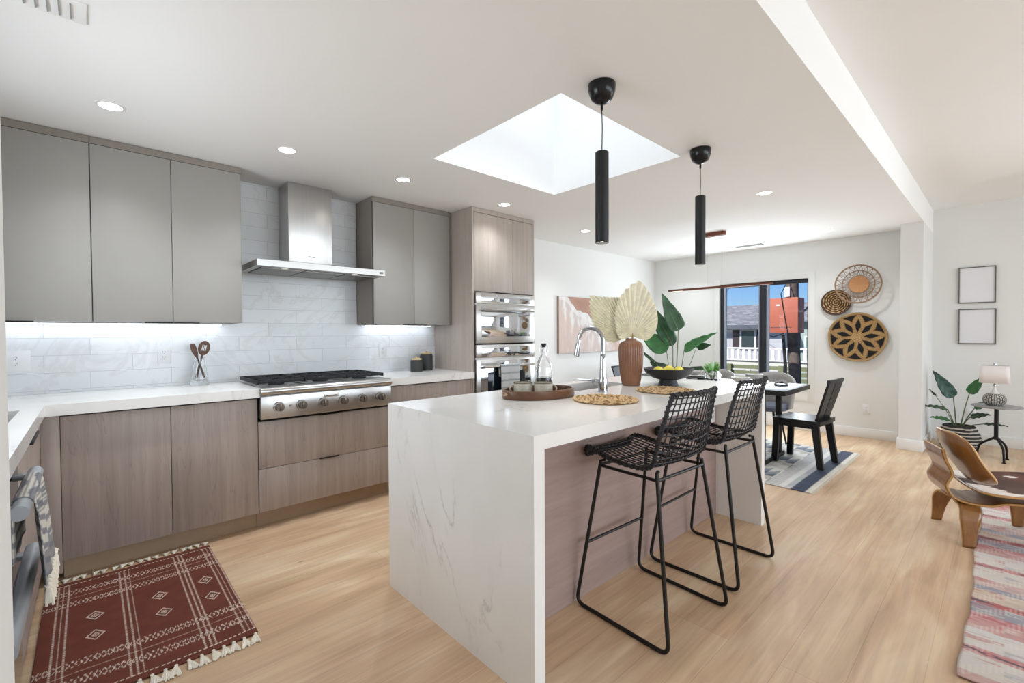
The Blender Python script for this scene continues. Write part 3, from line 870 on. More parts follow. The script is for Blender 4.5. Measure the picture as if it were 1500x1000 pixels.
for k in range(18):
    x = -.155 + k * .0378
    rug_tassel(x + random.uniform(-.004, .004), 2.118, -1)
    rug_tassel(x + random.uniform(-.004, .004), 3.220, 1)

# ------------------------------------------------------------------ island
IX0, IX1, IY0, IY1, IZ = 1.084, 3.235, 1.069, 2.085, .914
TH = .052
skx0, skx1, sky0, sky1 = 2.13, 2.66, 1.725, 1.985
skx0 = 2.115
t = thing('island_worktop', 'white veined quartz waterfall top of the kitchen island', 'countertop', (IX0, IY0, 0))
b = MB(); z0 = IZ - TH
b.box(IX0, skx0, IY0, IY1, z0, IZ); b.box(skx1, IX1, IY0, IY1, z0, IZ); b.box(skx0, skx1, IY0, sky0, z0, IZ); b.box(skx0, skx1, sky1, IY1, z0, IZ)
b.build('top_slab', M_quartz, t, smooth=False)
MB().box(IX0, IX0 + TH, IY0, IY1, 0, z0).build('waterfall_end', M_quartz, t, smooth=False)
MB().box(IX1 - TH, IX1, IY0, IY1, 0, z0).build('waterfall_end', M_quartz, t, smooth=False)
t = thing('island_cabinet', 'wood-grain island cabinet behind the bar stools', 'cabinet', (2.1, 1.7, 0))
MB().box(IX0 + TH + .001, IX1 - TH - .001, 1.362, 1.381, .001, z0 - .001).build('back_panel', M_woodH, t, smooth=False)
MB().box(IX0 + TH + .001, IX1 - TH - .001, 1.382, 1.70, .10, z0 - .001).build('body', M_dark, t, smooth=False)
MB().box(IX0 + TH + .001, skx0 - .03, 1.70, 2.04, .10, z0 - .001).build('side_body', M_dark, t, smooth=False)
MB().box(skx1 + .03, IX1 - TH - .001, 1.70, 2.04, .10, z0 - .001).build('side_body', M_dark, t, smooth=False)
for k in range(4):
    x = IX0 + TH + .002 + k * .5115
    MB().box(x, x + .508, 2.041, 2.06, .112, z0 - .006, .001).build('door', M_wood, t)
MB().box(skx0 - .03, skx1 + .03, 1.70, 2.04, .10, .12).build('floor_panel', M_dark, t, smooth=False)
t = thing('island_sink', 'dark undermount sink in the island top behind the faucet', 'sink', (2.4, 1.85, .65))
b = MB(); q = .006; zb = .66; zt = z0 - .0005
b.box(skx0, skx1, sky0, sky1, zb - q, zb); b.box(skx0 - q, skx0, sky0, sky1, zb, zt); b.box(skx1, skx1 + q, sky0, sky1, zb, zt)
b.box(skx0 - q, skx1 + q, sky0 - q, sky0, zb, zt); b.box(skx0 - q, skx1 + q, sky1, sky1 + q, zb, zt)
b.build('basin', mat('graphite_sink', '26282b', .5), t); MB().cyl((2.4, 1.85, zb + .0005), (2.4, 1.85, zb + .004), .04).build('drain', M_steel, t)
outlet('small white outlet on the wood island panel beneath the overhang', (3.12, 1.362, .70), (0, -1, 0))

ZT = IZ + .0006
# faucet
fx, fy = 2.20, 1.60
t = thing('faucet', 'polished chrome gooseneck pull-down faucet on the island', 'faucet', (fx, fy, ZT))
MB().lathe([(0, 0), (.030, 0), (.030, .005), (.027, .007), (.026, .05), (.024, .075), (.021, .085), (.0175, .13), (.0155, .215), (.0135, .22), (.0135, .235), (0, .235)], (fx, fy, ZT), 32).build('body', M_chrome, t)
pts = [(fx, fy, ZT + .22), (fx, fy, ZT + .30)]
for k in range(1, 15):
    a = pi * k / 14; pts.append((fx - .072 * .45 * (1 - cos(a)), fy + .072 * .88 * (1 - cos(a)), ZT + .30 + .072 * sin(a)))
pts.append((fx - .0648 - .001, fy + .1267, ZT + .285))
sp = MB().tube(pts, .0115, 16).build('spout', M_chrome, t)
e = Vector(pts[-1]); MB().tube([e, e + Vector((-.003, .004, -.025)), e + Vector((-.008, .010, -.075)), e + Vector((-.009, .011, -.08))], [.013, .0145, .017, .012], 16).build('spray_head', M_chrome, sp)
MB().tube([(fx, fy + .02, ZT + .052), (fx - .002, fy + .06, ZT + .056), (fx - .004, fy + .075, ZT + .06)], [.017, .016, .010], 16).tube([(fx - .002, fy + .055, ZT + .058), (fx - .03, fy + .11, ZT + .062), (fx - .05, fy + .15, ZT + .064)], [.007, .006, .0055], 10).build('lever', M_chrome, t)

# wooden tray
tx, ty = 1.785, 1.72
t = thing('serving_tray', 'oval dark acacia serving tray holding two mugs', 'tray', (tx, ty, ZT))
def oval(b, prof, a, bb, n=64, rot=0.0):
    rings = []
    for r, z in prof:
        rg = []
        for i in range(n):
            th = 2 * pi * i / n; x = (a + r) * cos(th); y = (bb + r) * sin(th)
            rg.append(b.bm.verts.new((tx + x * cos(rot) - y * sin(rot), ty + x * sin(rot) + y * cos(rot), ZT + z)))
        rings.append(rg)
    for A, B in zip(rings, rings[1:]): b.bridge(A, B)
    return rings
b = MB(); R_ = radians(-17)
rg = oval(b, [(-.012, 0), (.0, .001), (.003, .006), (.003, .042), (0, .046), (-.008, .046), (-.010, .042), (-.010, .010)], .207, .138, rot=R_)
b.bm.faces.new(rg[0]); b.build('rim', M_traywood, t)
b = MB(); rg = oval(b, [(-.0115, .0025), (-.0115, .0098)], .207, .138, rot=R_); b.bm.faces.new(rg[0]); b.bm.faces.new(rg[1]); b.build('base', M_traywood, t)
for s in (-1, 1):
    c = Vector((tx + s * .211 * cos(R_), ty + s * .211 * sin(R_), ZT + .027)); du = Vector((-sin(R_), cos(R_), 0)); nn = Vector((cos(R_), sin(R_), 0)) * s
    b = MB(); poly = [(.036 * cos(2 * pi * i / 24) * (1.0), .010 * sin(2 * pi * i / 24)) for i in range(24)]
    b.prism(poly, lambda a, cc, d: c + du * a + Vector((0, 0, cc)) + nn * (d - abs(a) * .16 * (a / .036 if a > 0 else -a / .036)), -.0135, .0005)
    b.build('handle_slot', mat('tan_handle_cutout', 'a88a6c', .5), t)
def mug(label, x, y, ha):
    z = ZT + .0105; t = thing('mug', label, 'mug', (x, y, z), 'stoneware mugs on the tray')
    MB().lathe([(0, 0), (.045, 0), (.050, .006), (.051, .060), (.0495, .064), (.047, .064), (.0465, .010), (0, .008)], (x, y, z), 36).build('cup', M_mug, t)
    MB().lathe([(.0475, .0642), (.0505, .0642), (.0510, .061), (.0516, .0615), (.0507, .0662), (.0485, .0662)], (x, y, z), 36).build('rim', M_mugband, t)
    pts = [(x + cos(ha) * (.049 + .023 * sin(k * pi / 8)), y + sin(ha) * (.049 + .023 * sin(k * pi / 8)), z + .033 - .021 * cos(k * pi / 8)) for k in range(9)]
    MB().tube(pts, .0045, 10).build('handle', M_mug, t)
mug('speckled stoneware mug, the left one on the tray', 1.735, 1.793, radians(150))
mug('speckled stoneware mug with its handle showing, the right one on the tray', 1.812, 1.712, radians(-55))

# swing-top bottle
x, y = 2.0, 1.885
t = thing('swing_top_bottle', 'clear swing-top bottle with a dark purple drink at the bottom', 'bottle', (x, y, ZT))
sq = lambda i, n, z: 1.0 if z > .19 else 1.0 / (max(abs(cos(2 * pi * i / n)), abs(sin(2 * pi * i / n))) ** .28)
MB().lathe([(0, 0), (.048, 0), (.052, .004), (.052, .130), (.048, .155), (.027, .195), (.0135, .220), (.012, .245), (.015, .248), (.015, .258), (.0125, .260), (.0095, .258), (.0095, .221), (.024, .193), (.045, .153), (.0485, .129), (.0485, .008), (0, .006)], (x, y, ZT), 48).build('glass', M_glass, t)
MB().lathe([(0, .0065), (.0475, .0085), (.0475, .080), (0, .080)], (x, y, ZT), 40).build('liquid', M_wine, t)
MB().lathe([(0, .259), (.0115, .259), (.013, .265), (.013, .272), (.0165, .274), (.0165, .282), (0, .282)], (x, y, ZT), 24).build('stopper', mat('black_rubber', '1b1b1b', .6), t)
b = MB()
for s in (-1, 1):
    dx, dy = .68 * s, -.73 * s
    b.tube([(x + dx * .013, y + dy * .013, ZT + .24), (x + dx * .024, y + dy * .024, ZT + .225), (x + dx * .026, y + dy * .026, ZT + .255), (x + dx * .018, y + dy * .018, ZT + .270), (x + dx * .012, y + dy * .012, ZT + .27)], .0014, 6)
b.build('wire_bail', M_chrome, t)

# woven placemats
def placemat(label, x, y, r, seed):
    t = thing('placemat', label, 'placemat', (x, y, ZT), 'round woven placemats on the island')
    rnd = random.Random(seed); mats = [mat('straw_light', 'cbae84', .8, var=.2, nscale=60), mat('straw_dark', '97774f', .8, var=.25, nscale=60)]
    bl = [MB(), MB()]
    MB().lathe([(0, 0), (r - .008, 0), (r - .004, .004), (0, .004)], (x, y, ZT), 48).build('backing', mats[1], t)
    rr = .012; k = 0
    while rr < r:
        n = max(8, int(2 * pi * rr / .022))
        for i in range(n):
            a0 = 2 * pi * (i + rnd.random() * .5) / n; a1 = a0 + 2 * pi / n * rnd.uniform(.9, 1.5)
            r0 = rr + rnd.uniform(-.004, .004); r1 = rr + rnd.uniform(-.004, .006)
            z0 = ZT + .007 + rnd.uniform(0, .003); am = (a0 + a1) / 2; rm = (r0 + r1) / 2
            bl[0 if rnd.random() < .72 else 1].tube([(x + r0 * cos(a0), y + r0 * sin(a0), z0 - .003), (x + rm * cos(am), y + rm * sin(am), z0 + .001), (x + r1 * cos(a1), y + r1 * sin(a1), z0 - .003)], [.0025, .0048, .0025], 5)
        rr += .0105
    bl[0].build('straw_weave', mats[0], t); bl[1].build('dark_straw_weave', mats[1], t)
placemat('round woven straw placemat nearer the tray', 1.925, 1.385, .165, 1)
placemat('round woven straw placemat in front of the fruit bowl', 2.475, 1.363, .165, 2)

# ribbed vase with two dried palm fans
x, y = 2.60, 1.668
t = thing('ribbed_vase', 'tall ribbed terracotta vase holding dried palm leaves', 'vase', (x, y, ZT))
rib = lambda i, n, z: 1 + (.045 * abs(cos(i * pi * 32 / n)) - .03) * (1 if .01 < z < .275 else .0)
prof = [(0, 0), (.054, 0), (.058, .006), (.066, .05), (.075, .13), (.079, .20), (.079, .245), (.072, .272), (.055, .287), (.038, .293), (.034, .298), (.0345, .306), (.030, .306), (.028, .295), (.03, .28), (0, .05)]
MB().lathe(prof, (x, y, ZT), 320, rib).build('body', M_vase, t, angle=60)
rightv = Vector((.735, -.678, 0)); inv = Vector((.678, .735, 0)); upv = Vector((0, 0, 1))
def palm_fan(label, base, stem0, outline, tilt, n=30):
    """outline: list of (angle_deg from up, radius); pleated"""
    t = thing('dried_palm_leaf', label, 'dried leaf', stem0)
    b = MB(); base = Vector(base); pts = []
    def rad(a):
        for (a0, r0), (a1, r1) in zip(outline, outline[1:]):
            if a0 <= a <= a1: return r0 + (r1 - r0) * (a - a0) / (a1 - a0)
        return outline[-1][1]
    A0, A1 = outline[0][0], outline[-1][0]; rows = []
    NS = 9
    for i in range(n * 2 + 1):
        a = A0 + (A1 - A0) * i / (n * 2); R = rad(a); ar = radians(a); row = []
        sgn = 1 if i % 2 else -1
        R *= (1.0 if sgn > 0 else .965)
        for k in range(NS):
            f = k / (NS - 1); r = .004 + (R - .004) * f
            p = base + rightv * (r * sin(ar)) + upv * (r * cos(ar)) + inv * (tilt * r * f + sgn * (.0008 + .0085 * f * min(1, R / .2)) + .10 * (1 - cos(radians((a - (A0 + A1) / 2) * .8))) * -r)
            row.append(b.bm.verts.new(p))
        rows.append(row)
    for A, B in zip(rows, rows[1:]):
        for k in range(NS - 1): b.bm.faces.new((A[k], A[k + 1], B[k + 1], B[k]))
    o = b.build('fan', M_palm, t, smooth=False, fix=False)
    md = o.modifiers.new('thickness', 'SOLIDIFY'); md.thickness = .0012
    MB().tube([stem0, (Vector(stem0) + base) / 2, base, base + upv * .02], [.005, .005, .006, .003], 8).build('stalk', mat('tan_palm_stalk', 'a98c5a', .7), t)
palm_fan('spade-shaped dried palm leaf standing upright in the ribbed vase', (x, y - .012, ZT + .318), (x, y - .006, ZT + .10),
         [(-105, .08), (-80, .105), (-58, .135), (-40, .185), (-25, .245), (-10, .31), (7, .375), (14, .335), (28, .275), (48, .215), (70, .165), (92, .12), (108, .09)], -.05)
palm_fan('broad dried palm leaf leaning left out of the ribbed vase', (x - .014, y + .016, ZT + .315), (x, y + .008, ZT + .08),
         [(-112, .10), (-98, .15), (-80, .205), (-62, .27), (-50, .325), (-41, .375), (-34, .325), (-22, .285), (-8, .265), (8, .22)], .06)

# fruit bowl with lemons
x, y = 2.752, 1.487
t = thing('footed_bowl', 'wide charcoal footed bowl filled with lemons', 'bowl', (x, y, ZT))
MB().lathe([(0, .004), (.045, .0), (.066, .0), (.064, .006), (.055, .03), (.053, .038), (.10, .052), (.142, .082), (.156, .112), (.151, .113), (.134, .086), (.095, .060), (.04, .050), (0, .048)], (x, y, ZT), 56).build('bowl_body', M_bowl, t)
def lemon(label, dx, dy, dz, rz, r=.032):
    p = (x + dx, y + dy, ZT + dz)
    b = MB(); prof = [(0, -1.28), (.14, -1.24), (.28, -1.12), (.62, -.82), (.90, -.42), (1, 0), (.90, .42), (.62, .82), (.28, 1.10), (.16, 1.2), (0, 1.25)]
    b.lathe([(a * r, c * r) for a, c in prof], (0, 0, 0), 24)
    b.bm.transform(Matrix.Translation(p) @ Matrix.Rotation(rz, 4, 'Z') @ Matrix.Rotation(pi / 2, 4, 'X'))
    tag(b.build('lemon', M_lemon), label, 'lemon', 'lemons in the charcoal bowl')
lemon('leftmost lemon showing above the bowl rim', -.040, .048, .092, .4)
lemon('middle lemon, the highest in the charcoal bowl', .006, -.002, .099, 1.3)
lemon('rightmost lemon showing above the bowl rim', .044, -.050, .092, 2.1)
lemon('lemon lying behind the others against the far side of the bowl', .045, .026, .092, .9)

# ------------------------------------------------------------------ bar stools
def make_stool():
    t = thing('bar_stool', '', 'stool', (0, 0, 0), 'black woven bar stools at the island')
    r = .0085
    def loop(s):
        fl, ft = .243, .180; yb, yt = .238, .145
        pts = []
        def arc(c, p0, p1, rad=.045, n=6):
            c = Vector(c); a = (Vector(p0) - c).normalized() * rad; b = (Vector(p1) - c).normalized() * rad
            return [tuple((c + a) * (1 - q) ** 2 + c * 2 * q * (1 - q) + (c + b) * q * q) for q in [k / n for k in range(n + 1)]]
        top1 = (s * ft, yt, .676); f1 = (s * fl, yb, r); f2 = (s * fl, -yb, r); top2 = (s * ft, -yt, .682)
        pts = [(s * (ft - .02), yt - .010, .678), top1] + arc(f1, top1, f2) + arc(f2, f1, top2) + [top2, (s * (ft - .02), -yt + .008, .684)]
        return MB().tube(pts, r, 10)
    for s in (-1, 1): loop(s).build('sled_leg', M_stoolmetal, t)
    def at(z, s, q):   # point on a leg
        k = (z - r) / (.69 - r); return (s * (.243 + (.180 - .243) * k), q * (.238 + (.145 - .238) * k), z)
    rg = MB(); zs = .655
    for a, b_ in (((-1, 1), (1, 1)), ((-1, -1), (1, -1)), ((-1, 1), (-1, -1)), ((1, 1), (1, -1))): rg.tube([at(zs, *a), at(zs, *b_)], .007, 8)
    rg.build('seat_frame', M_stoolmetal, t)
    MB().tube([at(.292, -1, 1), at(.292, 1, 1)], .007, 8).build('footrest', M_stoolmetal, t)
    # woven shell: s along profile 0..1 from curled front lip to top of the back
    prof = [(.240, .682), (.238, .706), (.212, .717), (.15, .708), (.07, .692), (-.03, .684), (-.11, .690), (-.165, .722), (-.196, .79), (-.218, .88), (-.238, .96), (-.252, 1.012)]
    wid = [.165, .172, .185, .200, .208, .208, .205, .203, .200, .192, .182, .172]
    def sh(s, q):
        k = s * (len(prof) - 1); i = min(int(k), len(prof) - 2); f = k - i
        def cr(a):  # catmull-rom
            p = [a[max(0, i - 1)], a[i], a[i + 1], a[min(len(a) - 1, i + 2)]]
            return .5 * ((2 * p[1]) + (-p[0] + p[2]) * f + (2 * p[0] - 5 * p[1] + 4 * p[2] - p[3]) * f * f + (-p[0] + 3 * p[1] - 3 * p[2] + p[3]) * f ** 3)
        y = cr([p[0] for p in prof]); z = cr([p[1] for p in prof]); w = cr(wid)
        back = sm(.5, .75, s); c = q * q
        return Vector((w * q, y + back * .040 * c, z + (1 - back) * .012 * c * sm(0, .2, s)))
    bl = MB(); NL = 15
    for i in range(NL):
        q = -1 + 2 * i / (NL - 1)
        bl.tube([sh(k / 40, q + (.005 * (1 if (k % 2) else -1) if 0 < i < NL - 1 else 0)) for k in range(41)], .0029, 5)
    for k in range(1, 27):
        s = k / 27
        bl.tube([sh(s + (.0016 if i % 2 else -.0016), -1 + 2 * i / 16) for i in range(17)], .0031, 5)
    bl.build('woven_shell', M_rattan, t)
    rim = [sh(k / 48, -1) for k in range(49)] + [sh(1, -1 + 2 * k / 16) for k in range(1, 16)] + [sh(1 - k / 48, 1) for k in range(49)] + [sh(0, 1 - 2 * k / 16) for k in range(1, 16)]
    b = MB(); b.tube(rim, .0085, 8, closed=True)
    # rope wrap along the rim
    dense = []
    for i in range(len(rim)):
        a, c = rim[i], rim[(i + 1) % len(rim)]
        for f in range(4): dense.append(a + (c - a) * f / 4)
    hel = []
    for i, p in enumerate(dense):
        tn = (dense[(i + 1) % len(dense)] - dense[i - 1]).normalized(); a = Vector((0, .3, 1)); a = (a - tn * a.dot(tn)); a = a.normalized() if a.length > .1 else tn.orthogonal().normalized()
        ph = i * 1.15; hel.append(p + (a * cos(ph) + tn.cross(a) * sin(ph)) * .0085)
    b.tube(hel, .0042, 5, closed=True)
    b.build('wrapped_rim', M_rattan, t)
    return t
st1 = make_stool(); st1['label'] = 'black woven bar stool nearest the camera, with dark sled legs'
st2 = copy_tree(st1); st2['label'] = 'black woven bar stool farther down the island, beside the quartz end panel'
st1.location = (1.878, 1.098, 0); st1.rotation_euler.z = radians(-3.0)
st2.location = (2.515, 1.098, 0)
MB().box(1.735, 1.755, 1.245, 1.2505, .648, .656).build('x', M_plate).name = 'stool_tag' if False else 'stool_tag'
o = bpy.data.objects['stool_tag']; o.parent = st1; o.matrix_parent_inverse = Matrix.Identity(4)
o.data.transform(Matrix.Translation((-1.878, -1.098, 0)))

# ------------------------------------------------------------------ ceiling lights, vents, pendants
def make_downlight():
    t = thing('recessed_downlight', '', 'ceiling light', (0, 0, 0), 'recessed ceiling downlights')
    MB().lathe([(.046, -.004), (.058, -.002), (.060, 0), (.060, .0), (.046, 0), (.046, -.004)], (0, 0, 0), 40).build('trim_ring', M_trim, t)
    MB().lathe([(0, -.002), (.0455, -.002), (.0455, -.0005), (0, -.0005)], (0, 0, 0), 40).build('lens', M_bulb, t)
    return t
DL = [((.093, 3.02), 'recessed downlight above the leftmost wall cabinets'), ((.909, 3.016), 'recessed downlight in front of the steel range hood'),
      ((1.711, 3.023), 'recessed downlight before the wall cabinet right of the hood'), ((2.701, 3.013), 'recessed downlight in front of the oven tower'),
      ((4.072, 3.196), 'recessed downlight left of the black pendant, past the oven tower'), ((6.132, 3.214), 'recessed downlight in the far dining corner of the ceiling'),
      ((4.063, 1.354), 'recessed downlight beyond the second black pendant'), ((6.11, 1.371), 'recessed downlight above the woven wall baskets')]
p0 = make_downlight()
for i, ((x, y), lb) in enumerate(DL):
    o = p0 if i == 0 else copy_tree(p0)
    o.location = (x, y, H - .0005); o['label'] = lb
    lamp('downlight_beam', 'SPOT', (x, y, H - .02), 11 if i == 3 else 22, (.93, .97, 1.0), .04, direction=(0, 0, -1), spot_size=radians(130), spot_blend=1.0)

def vent(label, x, y, L=.34, Wd=.10):
    t = thing('ceiling_vent', label, 'vent', (x, y, H - .0005))
    MB().box(x - Wd / 2 - .02, x + Wd / 2 + .02, y - L / 2 - .02, y + L / 2 + .02, H - .006, H - .0005, .002).build('frame', M_ceil, t)
    b = MB()
    for k in range(9):
        xx = x - Wd / 2 + .006 + k * Wd / 9; b.box(xx, xx + .004, y - L / 2, y + L / 2, H - .010, H - .006)
    b.build('louvres', mat('vent_grey', '9a9a98', .6), t)
vent('white ceiling vent near the dining window', 6.345, 2.30, .34, .11)
vent('white ceiling vent at the upper left, above the kitchen rug', -.14, 2.22, .10, .26)

def pendant(label, x, y, zb, zt):
    t = thing('pendant_light', label, 'pendant light', (x, y, zb), 'black cylinder pendants over the island')
    MB().lathe([(0, 0), (.062, 0), (.063, -.008), (.060, -.035), (.048, -.066), (.028, -.082), (.010, -.088), (0, -.088)], (x, y, H - .0005), 40).build('ceiling_canopy', mat('glossy_black_metal', '121214', .22, .3), t)
    MB().lathe([(0, -.088), (.006, -.088), (.006, -.115), (0, -.115)], (x, y, H - .0005), 12).tube([(x, y, H - .11), (x + .003, y, H - .2), (x, y, zt)], .0022, 8).build('cord', M_black, t)
    MB().lathe([(0, zt - zb), (.026, zt - zb), (.0305, zt - zb - .004), (.0305, 0), (.027, 0), (.027, .012), (0, .012)], (x, y, zb), 40).build('cylinder_shade', mat('matte_black_metal', '16171a', .45, .2), t)
    MB().lathe([(0, .0095), (.0255, .0095), (.0255, .0115), (0, .0115)], (x, y, zb), 28).build('lens', M_bulb, t)
    lamp('pendant_beam', 'SPOT', (x, y, zb - .005), 4, (1.0, .88, .74), .02, direction=(0, 0, -1), spot_size=radians(70), spot_blend=.7)
pendant('black cylinder pendant nearest the camera', 1.738, 1.268, 1.672, 2.088)
pendant('black cylinder pendant farther away, above the fruit bowl', 2.805, 1.303, 1.682, 2.106)

# linear wood dining fixture
t = thing('linear_pendant', 'long slim walnut bar pendant above the dining table', 'pendant light', (5.25, 2.25, 1.75))
zc = 1.757
b = MB()
pr = [(2.84, .004), (2.80, .022), (2.60, .030), (2.25, .034), (1.90, .030), (1.72, .022), (1.66, .004)]
poly = [(yy, w_) for yy, w_ in pr] + [(yy, -w_) for yy, w_ in pr[::-1]]
b.prism(poly, lambda a, c, d: Vector((5.25 + c, a, d)), zc, zc + .022); b.build('wood_bar', M_walnutY, t)
for yy in (2.72,): MB().box(5.235, 5.265, yy - .06, yy + .06, zc - .002, zc - .0002, .0008).build('led_lens', emis('soft_led', 'ffe9cf', 1.2), t)
cpoly = [(2.36 + .0 + .033 * cos(a), .033 * sin(a)) for a in [-pi / 2 + pi * k / 10 for k in range(11)]] + [(2.18 - .033 * cos(a), -.033 * sin(a)) for a in [-pi / 2 + pi * k / 10 for k in range(11)]]
MB().prism(cpoly, lambda a, c, d: Vector((5.25 + c, a, d)), H - .042, H - .001).build('ceiling_canopy', M_walnutY, t)
for yy in (2.35, 2.19): MB().cyl((5.25, yy, zc + .02), (5.25, yy, H - .04), .0008, 6).build('wire', M_steel, t)

# ------------------------------------------------------------------ dining area
def drug_pos(u, v):
    return (4.09 + u * 1.69, 1.02 + v * 2.45, .006 + .0015 * sin(u * 9 + v * 5))
def drug_col(u, v):
    X = u * 1.69; Y = v * 2.45
    n = .5 + .5 * fbm(X * 9, Y * 9)
    for base, sg in ((0, 1), (2.45, -1)):
        d = (Y - base) * sg
        if d < .035: return mixc('d9d5cb', 'c9c4ba', n)
        if d < .145: return mixc('343c50', '454d60', n if (X * 60) % 1 > .2 else .1)
        if d < .185: return mixc('9aa0aa', 'c3c2bf', n)
        if d < .225: return mixc('dcdbd7', 'c8c8c6', n)
        if d < .33: return mixc('a9acb4', 'bcb8b2', n) if (X / .03 + Y * 3) % 1 > .25 else (.80, .80, .79)
    gx, gy = X / .115, Y / .085
    sx = gx + (.5 if int(gy) % 2 else 0); k = (int(sx) * 7 + int(gy) * 13) % 5
    diag = ((sx % 1) + (gy % 1)) > 1
    pal = ['c9c6bf', '4d5566', 'dcdad4', '7e828c', 'b5b0a8']
    return mixc(pal[(k + (2 if diag and k % 2 else 0)) % 5], 'ffffff', .08 * n)
t = thing('dining_rug', 'blue and grey patterned flatwoven rug under the dining table', 'rug', (4.93, 2.25, 0))
patterned('woven_field', 150, 220, drug_pos, drug_col, M_attr, t, .004, -1)
b = MB(); rr = random.Random(3)
for k in range(170):
    x = 4.095 + k * .00995; b.tube([(x, 1.022, .005), (x + rr.uniform(-.004, .004), .995 + rr.uniform(-.006, .006), .003)], .0022, 4)
o = b.build('fringe', M_cream, t)

TZ = .735; TXa, TXb, TYa, TYb = 4.48, 5.235, 1.316, 3.15
t = thing('dining_table', 'black rectangular dining table set with dishes by the window', 'table', (4.86, 2.2, 0))
MB().box(TXa, TXb, TYa, TYb, TZ - .045, TZ, .003).build('tabletop', M_chairwood, t)
for ya in (1.525, TYb - .26):
    for xa in (4.60, 5.06):
        MB().box(xa, xa + .05, ya, ya + .05, .0565, TZ - .0455, .003).build('leg', M_chairwood, t)
    MB().box(TXa + .06, TXb - .06, ya - .005, ya + .055, .012, .056, .003).build('foot_beam', M_chairwood, t)
MB().box(4.83, 4.88, 1.585, TYb - .27, .014, .05, .003).build('stretcher', M_chairwood, t)

def make_chair():
    t = thing('dining_chair', '', 'chair', (0, 0, 0), 'black wooden dining chairs'); m = M_chairwood
    # faces +y; local
    MB().prism([(-.20, .20), (.20, .20), (.205, -.17), (-.205, -.17)], lambda a, c, d: Vector((a, c, d)), .418, .440).build('seat', m, t)
    def post(p0, p1, wx, wy, n0=None):
        b = MB(); P0 = [b.bm.verts.new((p0[0] + a * wx[0] / 2, p0[1] + c * wy[0] / 2, p0[2])) for a, c in ((-1, -1), (1, -1), (1, 1), (-1, 1))]
        P1 = [b.bm.verts.new((p1[0] + a * wx[1] / 2, p1[1] + c * wy[1] / 2, p1[2])) for a, c in ((-1, -1), (1, -1), (1, 1), (-1, 1))]
        b.bridge(P0, P1); b.bm.faces.new(P0[::-1]); b.bm.faces.new(P1); return b
    for s in (-1, 1):
        post((s * .185, .185, .012), (s * .175, .170, .417), (.036, .036), (.05, .052)).build('leg', m, t)
        post((s * .195, -.205, .012), (s * .175, -.150, .417), (.036, .036), (.05, .06)).build('leg', m, t)
        MB().box(s * .175 - .010, s * .175 + .010, -.12, .15, .365, .417, .002).build('apron', m, t)
        # wide back slat pair with a narrow gap
        b = MB(); x0, x1 = (.008, .165) if s > 0 else (-.165, -.008)
        b.prism([(x0, 0), (x1, 0), (x1 + (.02 if s > 0 else 0), 1), (x0 - (0 if s > 0 else .02), 1)], lambda a, c, d: Vector((a, -.150 - .105 * c + d - .18 * a * a, .441 + .365 * c)), -.010, .010)
        b.build('back_slat', m, t)
    MB().box(-.16, .16, .145, .165, .375, .417, .002).build('apron', m, t)
    MB().box(-.16, .16, -.16, -.14, .375, .417, .002).build('apron', m, t)
    b = MB()
    b.prism([(-.205, .0), (-.19, -.022), (0, -.034), (.19, -.022), (.205, 0), (.19, .006), (0, -.008), (-.19, .006)], lambda a, c, d: Vector((a, -.252 + c, d)), .795, .822)
    b.build('top_rail', m, t)
    b = MB(); b.prism([(-.215, .0), (-.20, -.035), (0, -.05), (.20, -.035), (.215, 0), (.2, .02), (-.2, .02)], lambda a, c, d: Vector((a, -.165 + c, d)), .405, .440); b.build('back_shoe', m, t)
    return t
ch1 = make_chair(); ch1['label'] = 'black wooden dining chair in front of the table, standing on the rug edge'
ch2 = copy_tree(ch1); ch2['label'] = 'black wooden dining chair at the far end of the table, mostly behind the ribbed vase'
ch1.location = (5.035, 1.318, 0); ch1.rotation_euler.z = radians(-4)
ch2.location = (5.17, 3.22, 0); ch2.rotation_euler.z = radians(178)

def make_tub():
    t = thing('tub_chair', '', 'chair', (0, 0, 0), 'grey round-backed chairs on the window side of the table')
    # faces -x
    MB().lathe([(0, .40), (.19, .40), (.215, .42), (.215, .445), (.19, .465), (0, .47)], (0, 0, 0), 36).build('seat', mat('blue_grey_seat_pad', '6e7484', .8), t)
    b = MB(); nu = 28
    def f(u, v):
        a = radians(-105) + u * radians(210); r = .245 + .03 * v
        h = .43 + (.37 * (0.25 + .75 * cos((u - .5) * pi * .92) ** .8)) * v
        return Vector((r * cos(a), r * sin(a), h))
    b.grid(nu, 8, f); o = b.build('curved_back', M_greyfab, t); md = o.modifiers.new('thickness', 'SOLIDIFY'); md.thickness = .018
    for a in (45, 135, 225, 315):
        MB().tube([(.13 * cos(radians(a)), .13 * sin(radians(a)), .40), (.21 * cos(radians(a)), .21 * sin(radians(a)), .012)], [.013, .009], 10).build('leg', M_black, t)
    return t
tb = make_tub(); tb['label'] = 'grey round-backed chair by the window, nearest the black dining chair'
tb2 = copy_tree(tb); tb2['label'] = 'grey round-backed chair by the window, behind the stacked plates'
tb.location = (5.52, 1.80, 0); tb2.location = (5.50, 2.42, 0)

